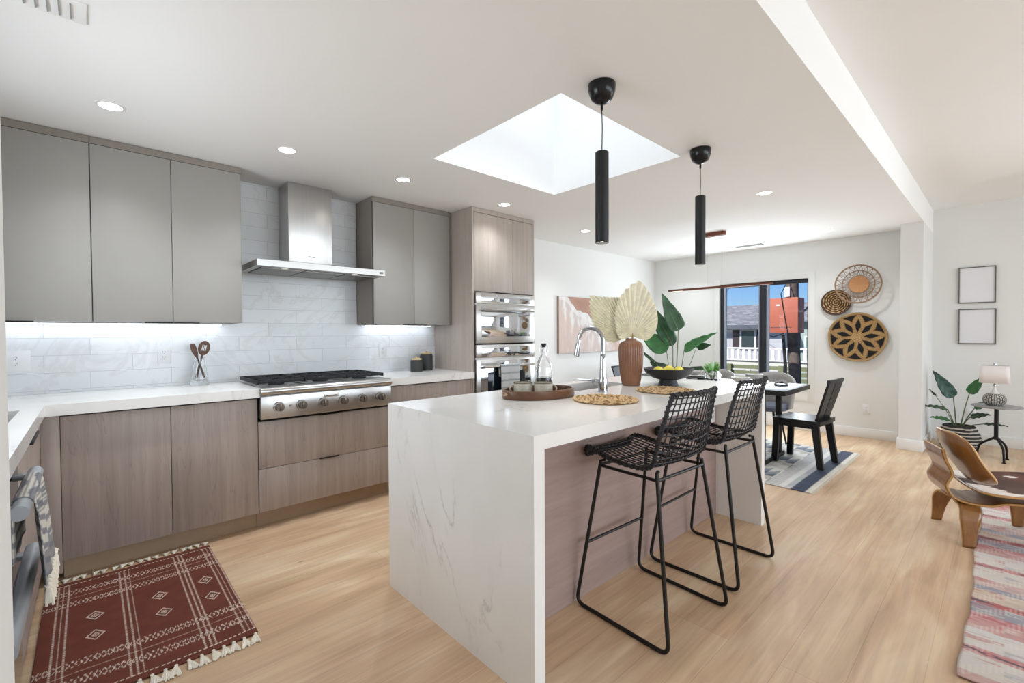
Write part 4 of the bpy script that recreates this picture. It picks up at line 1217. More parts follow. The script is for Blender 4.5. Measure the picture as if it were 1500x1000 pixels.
# table setting
tz = TZ + .0006
def lathe_thing(name, label, cat, x, y, prof, m, n=40, group=None):
    o = MB().lathe(prof, (x, y, tz), n).build(name, m); tag(o, label, cat, group); return o
M_stone = mat('pale_stoneware', 'c9c7c2', .35, var=.08, nscale=40)
M_dkplate = mat('charcoal_plate', '35363a', .4, var=.1)
def setting(x, y, which):
    o = MB().lathe([(0, 0), (.10, 0), (.135, .014), (.133, .017), (.10, .006), (0, .005)], (x, y, tz), 44).build('dinner_plate', M_dkplate)
    tag(o, 'charcoal dinner plate under the pale bowls, ' + which, 'plate', 'charcoal dinner plates')
    o = MB().lathe([(0, 0), (.08, 0), (.105, .012), (.103, .015), (.08, .006), (0, .005)], (x, y, tz + .0175), 44).build('salad_plate', M_stone)
    tag(o, 'pale stoneware salad plate, ' + which, 'plate', 'stoneware salad plates')
    o = MB().lathe([(0, .001), (.035, 0), (.07, .018), (.084, .05), (.080, .05), (.066, .022), (.03, .006), (0, .006)], (x, y, tz + .0335), 44).build('soup_bowl', M_stone)
    tag(o, 'pale stoneware bowl on a plate, ' + which, 'bowl', 'stoneware bowls')
setting(4.64, 1.75, 'at the near place behind the second stool')
setting(5.07, 1.78, 'at the window-side place nearest the chair')
setting(5.07, 2.42, 'at the window-side place by the fern')
setting(4.64, 2.42, 'at the place left of the fern')
def napkin(label, x, y, rz):
    def pos(u, v):
        px, py = (u - .5) * .26, (v - .5) * .12; z = tz + .010 + .028 * abs(sin(u * 4.2 + v * 2)) * sin(pi * v) + .008 * fbm(u * 3, v * 3)
        return (x + px * cos(rz) - py * sin(rz), y + px * sin(rz) + py * cos(rz), max(tz + .003, z))
    o = patterned('cloth_napkin', 30, 16, pos, lambda u, v: mixc('5e5a5c', '8f8a88', .5 + .5 * sin(u * 50)), M_attr, None, .004, 0); tag(o, label, 'napkin')
napkin('crumpled grey-brown napkin at the near corner of the dining table', 5.06, 1.52, .3)
napkin('grey cloth napkin beside the glass fern vase', 4.62, 2.13, 1.2)
x, y = 4.86, 2.12
t = thing('fern_vase', 'round clear glass vase of green fern sprigs on the dining table', 'vase', (x, y, tz))
MB().lathe([(0, 0), (.04, 0), (.075, .03), (.085, .065), (.07, .10), (.045, .115), (.048, .122), (.044, .122), (.041, .113), (.066, .098), (.081, .065), (.071, .032), (.035, .005), (0, .005)], (x, y, tz), 40).build('glass', M_glass, t)
rr = random.Random(11)
for k in range(15):
    a = rr.uniform(0, 2 * pi); L = rr.uniform(.14, .22); lean = rr.uniform(.25, .95)
    d = Vector((cos(a) * lean, sin(a) * lean, 1)).normalized(); p = Vector((x + cos(a) * .01, y + sin(a) * .01, tz + .03))
    top = p + d * L; b = MB(); b.tube([p, top], [.002, .001], 5)
    sdir = d.cross(Vector((0, 0, 1))).normalized()
    for j in range(9):
        f = .45 + .55 * j / 9; c = p + d * (L * f)
        for s in (-1, 1):
            e = c + (sdir * s * .9 + d * .7 + Vector((0, 0, .15))).normalized() * (.042 * (1.15 - f * .6)); mid = (c + e) / 2; wv = (e - c).cross(Vector((0, 0, 1))).normalized() * .007
            b.bm.faces.new([b.bm.verts.new(q) for q in (c, mid + wv, e, mid - wv)])
    b.build('fern_sprig', M_fern, t, fix=False)

# ------------------------------------------------------------------ leaf plants
def leaf(parent, base, tip, width, m, stem_from, up_hint=(0, 0, 1), droop=.0, cup=.25, stem_r=.006, shape=.42):
    base = Vector(base); tip = Vector(tip); ax = tip - base; L = ax.length; a = ax.normalized()
    h = Vector(up_hint); sd = a.cross(h); sd = sd.normalized() if sd.length > .05 else a.orthogonal().normalized(); nn = sd.cross(a).normalized()
    b = MB(); nu, nv = 22, 9
    def f(u, v):
        w_ = width * (sin(pi * u ** (shape * 1.35)) ** .75 if 0 < u < 1 else 0) * (1 - .25 * u)
        q = (v - .5) * 2
        c = base + a * (L * u) + sd * (w_ * .5 * q) + nn * (cup * w_ * .5 * q * q) + Vector((0, 0, -droop * L * u * u + droop * L * u * .35))
        return c + nn * (.006 * sin(u * 26 + abs(q) * 5)) * abs(q)
    b.grid(nu, nv, f)
    o = b.build('leaf', m, parent, fix=False); md = o.modifiers.new('thickness', 'SOLIDIFY'); md.thickness = .0012
    s0 = Vector(stem_from); md_ = (s0 + base) / 2 + Vector((0, 0, (base - s0).length * .06))
    MB().tube([s0, md_, base, base + a * (L * .5) + Vector((0, 0, -droop * L * .25 + droop * L * .175)) + nn * .002], [stem_r, stem_r * .85, stem_r * .7, stem_r * .25], 7).build('stem', M_stem, o)
    return o
px_, py_ = 6.15, 3.22
t = thing('bird_of_paradise_plant', 'tall broad-leaved green plant in the far dining corner', 'plant', (px_, py_, 0))
MB().lathe([(0, 0), (.15, 0), (.18, .02), (.20, .30), (.19, .30), (.175, .26), (0, .25)], (px_, py_, .001), 36).build('pot', mat('dark_planter', '3c3a38', .6), t)
MB().lathe([(0, .2505), (.174, .2505), (.174, .262), (0, .265)], (px_, py_, .001), 24).build('soil', M_soil, t)
def sp_(dx, dy): return (px_ + dx, py_ + dy, .27)
vw = (-.9, -.35, .25)
cv = (-.68, -.735, .1)
leaf(t, (6.13, 3.16, 1.28), (6.10, 3.40, 1.83), .27, M_leaf, sp_(.01, 0), cv, .0, .12, .009, .36)
leaf(t, (6.16, 3.26, 1.06), (6.10, 3.56, 1.64), .27, M_leaf, sp_(-.01, .02), cv, .0, .12, .009, .5)
leaf(t, (6.06, 3.30, .98), (5.98, 3.66, 1.28), .30, M_leaf2, sp_(0, .04), cv, .10, .12, .008, .5)
leaf(t, (6.12, 3.07, 1.00), (6.10, 2.60, 1.27), .20, M_leaf2, sp_(.02, -.03), (-.5, -.5, .7), .04, .2, .008, .36)
leaf(t, (6.25, 2.95, 1.05), (6.28, 2.76, 1.09), .12, M_leaf, sp_(.05, -.03), cv, .05, .1, .006)
leaf(t, (6.10, 3.10, .58), (6.03, 2.72, .84), .22, M_leaf, sp_(.02, -.05), (-.6, -.5, .6), .15, .2, .007)
leaf(t, (6.05, 3.22, .62), (5.98, 3.52, .86), .24, M_leaf, sp_(-.04, .02), cv, .1, .15, .007)
leaf(t, (6.0, 3.42, .80), (5.95, 3.74, 1.06), .05, M_leaf, sp_(-.05, .05), cv, .0, .1, .006)

# living room plant in a striped basket
px_, py_ = 6.78, .335
t = thing('potted_plant', 'broad-leaved plant in a black and white striped basket by the living room wall', 'plant', (px_, py_, 0))
def pk_pos(u, v):
    a = 2 * pi * u; r = .132 + .042 * sin(pi * min(1, v * 1.0)) - .01 * v + .004 * sin(v * 60)
    return (px_ + r * cos(a), py_ + r * sin(a), .002 + v * .255)
def pk_col(u, v):
    n = .5 + .5 * fbm(u * 40, v * 20)
    return mixc('2b2a2c', '3c3a3b', n) if (v * 7.5 + .06 * fbm(u * 8, v * 3)) % 1 < .62 else mixc('b7ae9f', 'c9c0b0', n)
patterned('striped_basket', 73, 60, pk_pos, pk_col, M_attr, t, .006, -1)
MB().lathe([(0, .225), (.122, .225), (.122, .24), (0, .245)], (px_, py_, .001), 24).build('soil', M_soil, t)
def s2(dx, dy): return (px_ + dx, py_ + dy, .235)
leaf(t, (6.76, .38, .545), (6.70, .54, .835), .14, mat('blue_green_leaf', '224a3d', .4, var=.25), s2(0, .02), (-1, -.4, .3), .0, .1)
leaf(t, (6.76, .26, .60), (6.75, .15, .80), .11, M_leaf2, s2(0, -.01), (-1, .3, .4), .0, .1)
leaf(t, (6.72, .42, .42), (6.62, .63, .47), .09, M_leaf, s2(-.01, .03), (-.4, 0, 1), .12, .1)
leaf(t, (6.74, .22, .45), (6.72, .07, .57), .09, M_leaf2, s2(.01, -.02), (-.7, .2, .8), .05, .1)
leaf(t, (6.74, .25, .36), (6.68, .10, .42), .09, M_leaf, s2(0, -.02), (-.6, .2, .8), .1, .1)
leaf(t, (6.70, .40, .31), (6.60, .55, .35), .09, M_leaf2, s2(-.02, .03), (-.5, 0, 1), .1, .1)
leaf(t, (6.74, .15, .30), (6.68, -.02, .32), .05, M_leaf, s2(0, -.04), (-.5, 0, 1), .1, .1)
leaf(t, (6.80, .52, .55), (6.80, .575, .62), .03, M_leaf, s2(0, .03), (-.5, 0, 1), .1, .1, .004)

# side table
x, y = 6.45, .06
t = thing('side_table', 'round grey-topped side table with a black tripod base', 'table', (x, y, 0))
MB().lathe([(0, .515), (.165, .515), (.178, .520), (.178, .530), (.17, .533), (0, .533)], (x, y, 0), 48).build('tabletop', mat('grey_stone_top', '8d8b8a', .35, var=.1), t)
MB().cyl((x, y, .20), (x, y, .515), .016, 20).lathe([(.0, .495), (.045, .505), (.045, .515), (0, .515)], (x, y, 0), 20).build('column', M_black, t)
for a in (205, 325, 85):
    c, s = cos(radians(a)), sin(radians(a))
    MB().tube([(x, y, .225), (x + c * .03, y + s * .03, .205), (x + c * .085, y + s * .085, .165), (x + c * .115, y + s * .115, .13), (x + c * .125, y + s * .125, .08), (x + c * .130, y + s * .130, .006)], [.012, .011, .010, .010, .009, .009], 12).cyl((x + c * .130, y + s * .130, .0015), (x + c * .130, y + s * .130, .010), .015, 14).build('leg', M_black, t)
# lamp
y = .075
t = thing('table_lamp', 'table lamp with a round patterned base and pale rectangular shade', 'lamp', (x, y, .534))
def lb_r(v): return .082 * (sin(pi * (.12 + .80 * v)) ** .42)
def lb_pos(u, v):
    a = 2 * pi * u; r = lb_r(v) * (1 + .02 * cos(a * 8)); return (x + r * cos(a), y + r * sin(a), .535 + v * .115)
def lb_col(u, v):
    r_ = noise.cell_vector((u * 26 + .3 * noise.noise((u * 20, v * 9, 0)), v * 9, 1.0)); g = abs((u * 26) % 1 - .5) > .33 or abs((v * 9 + (.5 if int(u * 26) % 2 else 0)) % 1 - .5) > .34
    return mixc('2b2825', '2b2825', 0) if g else mixc('c9c5bc', 'a8a49b', abs(r_[0]) % 1)
patterned('base', 145, 50, lb_pos, lb_col, M_attr_s, t, .004, -1)
MB().lathe([(0, .648), (.040, .648), (.022, .665), (.012, .69), (.012, .72), (0, .72)], (x, y, 0), 24).build('neck', mat('white_lamp_neck', 'e0ddd8', .3), t)
MB().lathe([(0, .715), (.010, .715), (.012, .728), (.006, .742), (0, .742)], (x, y, 0), 20).cyl((x, y, .74), (x, y, .945), .003, 8).build('socket', M_chrome, t)
b = MB()
def rr_ring(z, hw, hd, r=.03, n=5):
    out = []
    for sx, sy, a0 in ((1, 1, 0), (-1, 1, pi / 2), (-1, -1, pi), (1, -1, 3 * pi / 2)):
        for k in range(n + 1):
            a = a0 + pi / 2 * k / n; out.append((sx * (hd - r) + r * cos(a), sy * (hw - r) + r * sin(a)))
    return [b.bm.verts.new((x + p[0], y + p[1], z)) for p in out]
rings = [rr_ring(.752, .108, .07), rr_ring(.92, .098, .062)]
b.bridge(rings[0], rings[1]); o = b.build('lamp_shade', mat('pale_pink_linen_shade', 'e6dfdc', .9, var=.02, sss=.0), t); md = o.modifiers.new('thickness', 'SOLIDIFY'); md.thickness = .002
MB().box(x - .06, x + .06, y - .002, y + .002, .918, .921).box(x - .002, x + .002, y - .095, y + .095, .918, .921).build('shade_frame', M_chrome, t)
MB().lathe([(0, .922), (.012, .924), (.013, .940), (.007, .950), (0, .950)], (x, y, 0), 16).build('finial', M_chrome, t)

# framed pictures on the living room wall
def pic(label, y0, y1, z0, z1):
    t = thing('picture_frame', label, 'picture', (XV - .01, (y0 + y1) / 2, (z0 + z1) / 2), 'thin framed white prints')
    b = MB(); w_ = .010
    b.box(XV - .024, XV - .001, y0, y1, z0, z0 + w_); b.box(XV - .024, XV - .001, y0, y1, z1 - w_, z1)
    b.box(XV - .024, XV - .001, y0, y0 + w_, z0 + w_, z1 - w_); b.box(XV - .024, XV - .001, y1 - w_, y1, z0 + w_, z1 - w_)
    b.build('frame', mat('pewter_frame', '6b655e', .4, .4), t)
    MB().box(XV - .016, XV - .002, y0 + w_, y1 - w_, z0 + w_, z1 - w_).build('print', mat('blank_pale_print', 'e3e3e6', .5, var=.004), t)
pic('thin framed pale print, the upper of two on the living room wall', .083, .375, 1.565, 1.965)
pic('thin framed pale print, the lower of two on the living room wall', .078, .372, 1.112, 1.50)

# ------------------------------------------------------------------ canvas art
def art_col(u, v):
    # u: left to right, v: bottom to top
    n = fbm(u * 3, v * 3, 2); n2 = fbm(u * 18, v * 4, 5)
    ridge = 1.06 - .30 * sm(.05, .30, u) - .34 * sm(.30, .75, u) + .04 * n + .03 * fbm(u * 10, v * 3, 8)
    top = mixc('b89484', 'a98272', .5 + n)
    if v > ridge + .0:
        c = top if u > .10 + .1 * (1 - v) else mixc('d9cfca', 'cdbfb8', .5)
    else:
        d = ridge - v
        c = mixc('dedad8', 'c8bebb', sm(-.1, .5, n2 + .3))
        c = mixc(c, 'cdb4aa', .75 * sm(.12, .5, d + .25 * n2) * (1 - sm(.0, .9, u) * .6))
        if d < .10: c = mixc(c, 'e6e4e3', .6)
    if u > .8: c = mixc(c, 'bd9a8c', .6 * sm(.8, .9, u + .05 * n))
    return c
t = thing('canvas_painting', 'wide abstract canvas in blush and white behind the faucet', 'painting', (5.01, W - .02, 1.36))
MB().box(4.346, 5.68, W - .034, W - .001, .995, 1.722, .002).build('canvas_edge', mat('canvas_side', '9c8c80', .8), t)
patterned('painted_face', 200, 110, lambda u, v: (4.348 + 1.33 * u, W - .0352, .997 + .723 * v), art_col, M_attr_s, t)

# ------------------------------------------------------------------ wall baskets
def face_basket(name, label, cy, cz, R, colfn, depth, build=None, wob=0.0):
    t = thing(name, label, 'wall basket', (XD, cy, cz))
    def pos(u, v):
        a = 2 * pi * u; r = R * v * (1 + wob * sin(a * 5 + 1) * v)
        return (XD - .012 - depth * v ** 1.6, cy - r * cos(a), cz + r * sin(a))
    o = patterned('coiled_disc', 181, 60, pos, colfn, M_attr, t, .008, 0)
    ring = [pos(k / 60, 1.0) for k in range(60)]
    return t, ring
def star_col(u, v):
    a = 2 * pi * u; n = .5 + .5 * fbm(cos(a) * v * 8, sin(a) * v * 8)
    st = mixc('b08f5e', '8c6a42', .5 * n + .5 * (sin(v * 95) > .3))
    if v < .20: return mixc('b9996a', '8c6a42', .6 * (sin(v * 95) > .1))
    k = ((a + .25) / (2 * pi) * 9) % 1 - .5
    w_ = .30 * sin(pi * sm(.18, .80, v)) ** .8 / (v * 2.4) if .18 < v < .80 else 0
    if abs(k) < w_ * 1.12: return (.055, .055, .06)
    k2 = ((a + .25) / (2 * pi) * 9 + .5) % 1 - .5
    if .66 < v < .93 and abs(k2) < .42 * (v - .66) / .27: return (.06, .055, .06)
    if .60 < v < .66 + .27 * abs(k2) * 3.2 and .60 < v < .93 and abs(abs(k2) - .26 * (v - .62) / .27) < .05: return mixc('a57a4a', '7a5632', n)
    return st
t, ring = face_basket('starburst_basket', 'large round woven basket with a black starburst, lowest on the dining wall', 1.207, 1.190, .282, star_col, .03, wob=.012)
MB().tube(ring, .009, 8, closed=True).build('rim', mat('tan_rim', 'a48a63', .8, var=.2, nscale=60), t)
def coil_col(u, v):
    a = 2 * pi * u; ph = (v * 6 + u) % 1
    return mixc('3a2616', 'd0ab76', sm(.45, .6, ph) * (.65 + .35 * sin(a * 13 + v * 30)))
t, ring = face_basket('coiled_basket', 'small round brown coiled basket, left of the lattice basket', 1.415, 1.612, .148, coil_col, .025)
MB().tube(ring, .008, 8, closed=True).build('rim', mat('dark_brown_rim', '4c382a', .8, var=.2), t)
# open lattice basket: standing proud of the wall
t = thing('lattice_basket', 'open lattice rattan basket with a tan centre, highest on the dining wall', 'wall basket', (XD, 1.188, 1.812))
M_rat = mat('rattan_cane', '8c6f58', .65, var=.2, nscale=60)
def lp(a, v): r = .222 * v; return Vector((XD - .035 - .075 * v ** 1.5, 1.188 - r * cos(a), 1.812 + r * sin(a)))
patterned('tan_centre', 61, 20, lambda u, v: lp(2 * pi * u, .44 * v), lambda u, v: mixc('a87850', 'b98a62', .5 + .5 * sin(u * 300) * .5), M_attr, t, .006, 0)
b = MB()
for rr_, th in ((1.0, .006), (.965, .004), (.72, .003), (.69, .003), (.46, .004)): b.tube([lp(2 * pi * k / 60, rr_) for k in range(60)], th, 6, closed=True)
N = 22
for k in range(N):
    a0 = 2 * pi * k / N; a1 = 2 * pi * (k + .5) / N; a2 = 2 * pi * (k + 1) / N
    b.tube([lp(a0, .97), lp(a1, .70), lp(a2, .97)], .0038, 5); b.tube([lp(a1, .72), lp(a2, .46), lp(a2 + pi / N, .72)], .0038, 5)
b.build('lattice', M_rat, t)

# ------------------------------------------------------------------ living room rug
def rrug_pos(u, v):
    x = 2.30 + u * 2.56; y = .105 - v * 1.75; edge = .003 * sin(u * 50) + .006 * sin(u * 13 + 1)
    return (x, y + edge * (1 - sm(0, .05, v)), .006 + .003 * sin(u * 60) * sin(v * 20))
RAG = ['b99a92', 'b06a6a', 'c2b9b1', 'a55853', 'c9c1b9', '8d8b92', 'b98c86', 'c3b9ac', '8e8a90', 'b57674', 'bda996', 'c4beb9']
def rrug_col(u, v):
    X = u * 2.56; Y = v * 1.75; w_ = X * 19 + .35 * fbm(X * 2, Y * 1.6, 3); i = int(w_); f = w_ - i
    c = hexc(RAG[(i * 7 + (i // 3) * 5) % len(RAG)]); c2 = hexc(RAG[(i * 7 + 3 + int(Y * 9 + i)) % len(RAG)])
    n = fbm(X * 60, Y * 12, 1)
    c = mixc(c, c2, .45 * sm(-.1, .3, n)); c = mixc(c, 'd2c9bf', .42 * ((Y * 62 + X * 3) % 1 < .22))
    return mixc(c, '3a3a44', .7 if (i % 9 == 4 and n > -.05 and .3 < f < .7) else 0)
t = thing('rag_rug', 'pink, cream and grey striped rag rug beneath the plywood lounge chair', 'rug', (3.5, -.8, 0))
patterned('woven_field', 420, 230, rrug_pos, rrug_col, M_attr, t, .004, -1)

# ------------------------------------------------------------------ plywood lounge chair
LC = Vector((3.94, .2145, 0)); LF = Vector((.38, -.925, 0)); LS = Vector((.925, .38, 0))   # front and side axes
t = thing('lounge_chair', 'low moulded plywood lounge chair with a cowhide seat, at the right edge', 'chair', LC)
def L(s, w_, z): return LC + LF * s + LS * w_ + Vector((0, 0, z))
def ply(name, prof, halfw, th, m, par, cap=True, shape=None):
    """profile polyline (s,z) swept across width; shape(k)-> half width factor"""
    b = MB(); n = len(prof); NW = 12; rows = []
    for i, (s, z) in enumerate(prof):
        k = i / (n - 1); hw = halfw * (shape(k) if shape else 1)
        rows.append([L(s, hw * (-1 + 2 * j / NW), z) for j in range(NW + 1)])
    vs = [[b.bm.verts.new(p) for p in r] for r in rows]
    for i in range(n - 1):
        for j in range(NW): b.bm.faces.new((vs[i][j], vs[i + 1][j], vs[i + 1][j + 1], vs[i][j + 1]))
    o = b.build(name, m, par, fix=False); o.data.materials.append(M_plyedge)
    md = o.modifiers.new('thickness', 'SOLIDIFY'); md.thickness = th; md.offset = 0; md.material_offset_rim = 1
    return o
def smooth(pts, n=6):
    out = []
    for i in range(len(pts) - 1):
        p = [Vector((*pts[max(0, i - 1)], 0)), Vector((*pts[i], 0)), Vector((*pts[i + 1], 0)), Vector((*pts[min(len(pts) - 1, i + 2)], 0))]
        for k in range(n):
            f = k / n; q = .5 * ((2 * p[1]) + (-p[0] + p[2]) * f + (2 * p[0] - 5 * p[1] + 4 * p[2] - p[3]) * f * f + (-p[0] + 3 * p[1] - 3 * p[2] + p[3]) * f ** 3)
            out.append((q.x, q.y))
    out.append(pts[-1]); return out
# backrest
def back_pos(u, v):
    # u across, v bottom->top ; rounded panel curved toward the front at its sides
    q = (u - .5) * 2; a = v * 2 - 1
    hw = .265 * (1 - .22 * abs(a) ** 4); s = .070 - .130 * v + .050 * q * q - .02 * sin(pi * v); z = .352 + .295 * v
    zz = z + (-.035 * q ** 4 if a > 0 else .035 * q ** 4) * abs(a)
    return L(s, hw * q, zz)
b = MB(); b.grid(20, 16, back_pos); o = b.build('backrest', M_ply, t, fix=False); o.data.materials.append(M_plyedge)
md = o.modifiers.new('thickness', 'SOLIDIFY'); md.thickness = .012; md.offset = 0; md.material_offset_rim = 1
# spine that carries the back, then runs forward under the seat
ply('spine', smooth([(-.100, .545), (-.085, .48), (-.055, .40), (-.080, .33), (-.050, .265), (.02, .235), (.12, .232), (.20, .255), (.42, .265)]), .145, .012, M_ply, t)
# seat with cowhide
def seat_pos(u, v):
    q = (u - .5) * 2; s = .05 + .46 * v; hw = .27 * (1 - .12 * abs(v * 2 - 1) ** 3)
    z = .290 + .045 * sm(0, 1, v) + .022 * q * q + .02 * (1 - v) ** 2 - .03 * sm(.85, 1, v)
    return L(s, hw * q, z)
o = MB().grid(20, 22, seat_pos).build('seat', M_ply, t, fix=False); o.data.materials.append(M_plyedge)
md = o.modifiers.new('thickness', 'SOLIDIFY'); md.thickness = .012; md.offset = 0; md.material_offset_rim = 1
def hide_col(u, v):
    n = fbm(u * 2.2 + 4, v * 2.6, 6, 4) + .25 * fbm(u * 22, v * 5, 2)
    edge = (1 - v) * .62 + abs(u - .6) * .30
    k = sm(.54, .60, edge + n * .35)
    return mixc('3a1d12', 'e6ddd4', k) if k > .02 else mixc('3a1d12', '5b3222', .5 + n)
patterned('cowhide', 60, 70, lambda u, v: seat_pos(.015 + .97 * u, .02 + .965 * v) + Vector((0, 0, .0085)), hide_col, attr_mat('cowhide_hair', .65, .3, 300), t, .003, 1)
# legs: rear pair and front pair, bent from under the seat
def leg_pair(s_top, s_foot, w_top, w_foot, ztop, nm, wid=.075):
    for sg in (-1, 1):
        b = MB(); pr = smooth([(w_top * .15, ztop), (w_top * .75, ztop - .006), (w_top, ztop - .05), ((w_top + w_foot) / 2, ztop * .5), (w_foot, .0005 if nm == 'rear' else .0135)], 6)
        vs = []
        for i, (w_, z) in enumerate(pr):
            k = i / (len(pr) - 1); hw = wid * (1.0 - .45 * sm(.5, 1, k)); sc = s_top + (s_foot - s_top) * k
            vs.append([b.bm.verts.new(L(sc + hw * (-1 + 2 * j / 6), sg * w_, z)) for j in range(7)])
        for i in range(len(pr) - 1):
            for j in range(6): b.bm.faces.new((vs[i][j], vs[i + 1][j], vs[i + 1][j + 1], vs[i][j + 1]))
        o = b.build('leg', M_ply, t, fix=False); o.data.materials.append(M_plyedge)
        md = o.modifiers.new('thickness', 'SOLIDIFY'); md.thickness = .014; md.offset = 0; md.material_offset_rim = 1
leg_pair(.03, -.01, .19, .222, .225, 'rear', .048)
leg_pair(.36, .40, .20, .25, .255, 'front', .048)

# ------------------------------------------------------------------ outside
M_grey = mat('pale_grey_siding', 'c3c7cd', .7, var=.02)
x0 = 18.0
tag(MB().box(-3.4, -2.4, -3, 8, -3, 5.6).build('added_sun_blocker', M_grey, smooth=False), kind='structure')  # unseen block added to keep the sun out of the left window
g = MB().box(7.2, 60, -30, 40, -3.2, -3.0); tag(g.build('street_ground', mat('outside_ground', '8d8b84', .9, var=.15, nscale=.4), smooth=False), None, None, None, 'structure')
t = thing('neighbour_house', 'grey house with shingled roof and shuttered window across the street', 'house', (x0, 6.5, -3))
MB().box(x0, x0 + 6, 5.35, 12, -3, 1.5).build('wall', M_grey, t, smooth=False)
def mk_shingle():
    x = NT('grey_roof_shingle'); br = x.n('ShaderNodeTexBrick'); tc = x.n('ShaderNodeTexCoord'); sp = x.n('ShaderNodeSeparateXYZ'); cb = x.n('ShaderNodeCombineXYZ')
    x.l(tc.outputs['Object'], sp.inputs[0]); x.l(sp.outputs[1], cb.inputs[0]); x.l(sp.outputs[2], cb.inputs[1]); x.l(cb.outputs[0], br.inputs['Vector'])
    br.inputs['Scale'].default_value = 1; br.inputs['Brick Width'].default_value = .22; br.inputs['Row Height'].default_value = .055; br.inputs['Mortar Size'].default_value = .006
    br.inputs['Color1'].default_value = rgba('8c8f96'); br.inputs['Color2'].default_value = rgba('b3b5ba'); br.inputs['Mortar'].default_value = rgba('5e6067')
    x.set(color=br.outputs['Color'], rough=.9); return x.m
M_sh = mk_shingle()
b = MB(); b.prism([(x0 - .35, 1.50), (x0 + 3, 2.42), (x0 + 6.3, 1.50), (x0 + 6.3, 1.40), (x0 - .35, 1.40)], lambda a, c, d: Vector((a, d, c)), 5.2, 12.2); b.build('roof', M_sh, t, smooth=False)
MB().box(x0 - .42, x0 - .35, 5.2, 12.2, 1.36, 1.50).build('gutter', mat('slate_gutter', '5b626d', .6), t, smooth=False)
MB().box(x0 - .06, x0, 5.35, 12, 1.25, 1.38).build('fascia', mat('outside_white', 'eeeeee', .6), t, smooth=False)
M_ow = mat('outside_white', 'eeeeee', .6)
wf = MB().box(x0 - .09, x0 - .001, 6.22, 6.80, .62, 1.36).build('window', M_ow, t, smooth=False)
MB().box(x0 - .11, x0 - .0905, 6.29, 6.73, .69, 1.29).build('pane', mat('dark_outside_glass', '3f4a4f', .1), wf)
for a, c in ((5.95, 6.21), (6.81, 7.07)): MB().box(x0 - .06, x0 - .001, a, c, .64, 1.33).build('shutter', mat('plum_shutter', '3d2e38', .6), t, smooth=False)
t = thing('balcony_railing', 'white balustrade in front of the grey house across the street', 'railing', (15.5, 5.5, -.2))
MB().box(15.5, 15.56, 2.4, 9, .71, .76).build('top_rail', M_ow, t, smooth=False)
MB().box(15.5, 15.56, 2.4, 9, .34, .38).build('bottom_rail', M_ow, t, smooth=False)
for yy in (2.6, 5.6, 8.7): MB().box(15.57, 15.67, yy, yy + .1, -3, .05).build('support_post', M_ow, t, smooth=False)
k = 0; bl = MB().box(15.515, 15.545, 4.42, 4.51, .38, .71).build('baluster', M_ow, t, smooth=False)
for k in range(38):
    yy = 2.45 + k * .172; c = bl.copy(); COL.objects.link(c); c.location = (0, yy - 4.42, 0)
    if abs(yy - 4.42) < .01: pass
    c.scale = (1, 1, 1)
COL.objects.unlink(bl); bpy.data.objects.remove(bl)
MB().box(15.57, 15.63, 2.4, 9, .05, .33).build('deck_fascia', mat('cream_boards', 'dcdcd2', .7), t, smooth=False)
t = thing('green_fence', 'olive green slatted fence below the white balustrade', 'fence', (13.2, 4.5, -1))
b = MB()
for k in range(9): b.box(13.2, 13.24, 2.2, 7.5, .25 - k * .15, .35 - k * .15)
b.build('slats', mat('olive_fence_paint', '7d8463', .8, var=.1), t, smooth=False)
for yy in (2.6, 3.9, 5.2, 6.4): MB().box(13.1, 13.2, yy, yy + .12, -3, .37).build('post', mat('olive_fence_paint', '7d8463', .8), t, smooth=False)
t = thing('corner_house', 'second pale house at the right edge behind the utility pole', 'house', (19.5, 4, -3))
MB().box(18.6, 24, .5, 4.98, -3, 1.62).build('wall', mat('sage_siding', 'a9b9b6', .8), t, smooth=False)
b = MB(); b.prism([(18.3, 1.6), (21, 2.45), (24.2, 1.6)], lambda a, c, d: Vector((a, d, c)), .3, 5.1); b.build('roof', M_sh, t, smooth=False)
wf = MB().box(18.5, 18.6, 4.35, 4.85, .25, 1.1).build('window', M_ow, t, smooth=False)
MB().box(18.48, 18.4995, 4.40, 4.80, .30, 1.05).build('pane', mat('teal_glass', '7ea09c', .2), wf)
tag(MB().box(12.6, 12.66, 2.3, 3.2, -3, .25).build('yellow_fence_panel', mat('weathered_yellow_boards', 'bfae7c', .8, var=.15), smooth=False), 'weathered yellow board fence at the lower right of the window view', 'fence')
t = thing('utility_pole', 'dark weathered utility pole outside the dining window', 'pole', (10, 2.76, -3))
b = MB(); b.tube([(10, 2.79, -3), (10, 2.77, .5), (10, 2.82, 1.5), (10, 2.83, 5)], [.13, .105, .105, .10], 16); b.build('shaft', mat('weathered_pole_wood', '6a605a', .9, var=.3, nscale=6), t)
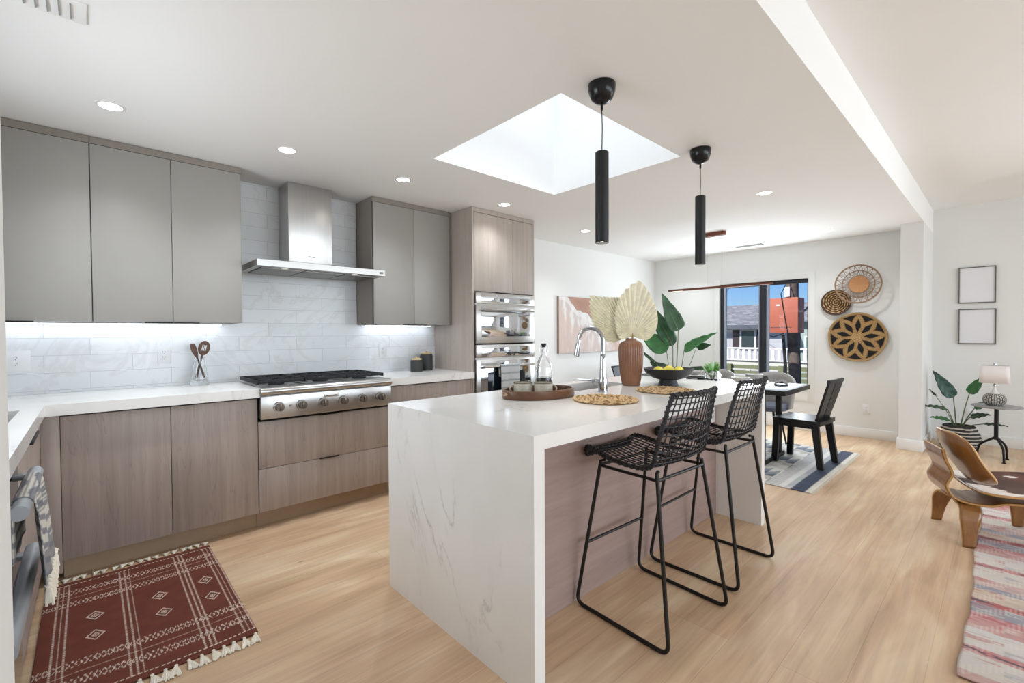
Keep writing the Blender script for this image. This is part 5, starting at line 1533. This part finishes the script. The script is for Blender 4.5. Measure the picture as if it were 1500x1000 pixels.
MB().tube([(9.9, 2.93, -3), (9.88, 2.90, .6), (9.9, 2.95, 1.2)], .03, 8).build('conduit', mat('black_conduit', '2c2b2e', .6), t)
MB().box(9.86, 9.89, 2.83, 2.92, 1.93, 2.12).build('sign_plate', M_ow, t, smooth=False)
t = thing('utility_box', 'large salmon-red metal equipment box on the utility pole', 'utility box', (9.75, 2.95, 1.2))
MB().box(9.45, 9.84, 2.575, 3.16, 1.235, 1.885, .01).build('cabinet', mat('salmon_red_paint', 'c4705a', .6, var=.04), t)
b = MB()
for k in range(9): b.box(9.443, 9.45, 2.68 + k * .045, 2.71 + k * .045, 1.335, 1.345)
b.build('vent_slots', M_slot, t, smooth=False)
MB().box(9.44, 9.4495, 2.87, 2.93, 1.735, 1.765).build('label_plate', M_ow, t, smooth=False)
for yy, zz in ((3.12, 1.42), (3.12, 1.75)): MB().box(9.41, 9.4495, yy - .05, yy + .03, zz - .02, zz + .02).build('hinge', M_slot, t)
tag(MB().cyl((9.25, 2.83, .28), (9.25, 2.83, .47), .055, 20).cyl((9.25, 2.83, .47), (9.25, 2.83, .52), .03, 16).box(9.24, 9.9, 2.81, 2.85, .24, .28).build('red_canister', mat('salmon_red_paint', 'c4705a', .6)), 'small salmon-red canister low on the utility pole', 'canister')
def wire(label, pts, r=.012):
    tag(MB().tube(pts, r, 5).build('overhead_wire', M_black), label, 'wire', 'overhead wires')
wire('thin overhead wire crossing high in the left window pane', [(10, 2.9, 4.3), (14, 5.4, 2.95), (18.8, 8.2, 1.9)], .008)
wire('overhead wire slanting down behind the left window pane', [(10, 2.9, 3.5), (14, 4.6, 2.75), (19.2, 6.6, 1.98)], .009)
wire('cable running down the front of the salmon box', [(9.87, 2.86, 2.25), (9.43, 2.85, 1.96), (9.437, 2.83, 1.8), (9.437, 2.75, 1.3), (9.437, 2.73, 1.18), (9.86, 2.72, 1.10)], .008)
wire('cable looping under the salmon box', [(9.5, 3.12, 1.226), (9.5, 3.0, 1.16), (9.6, 2.85, 1.226)], .008)
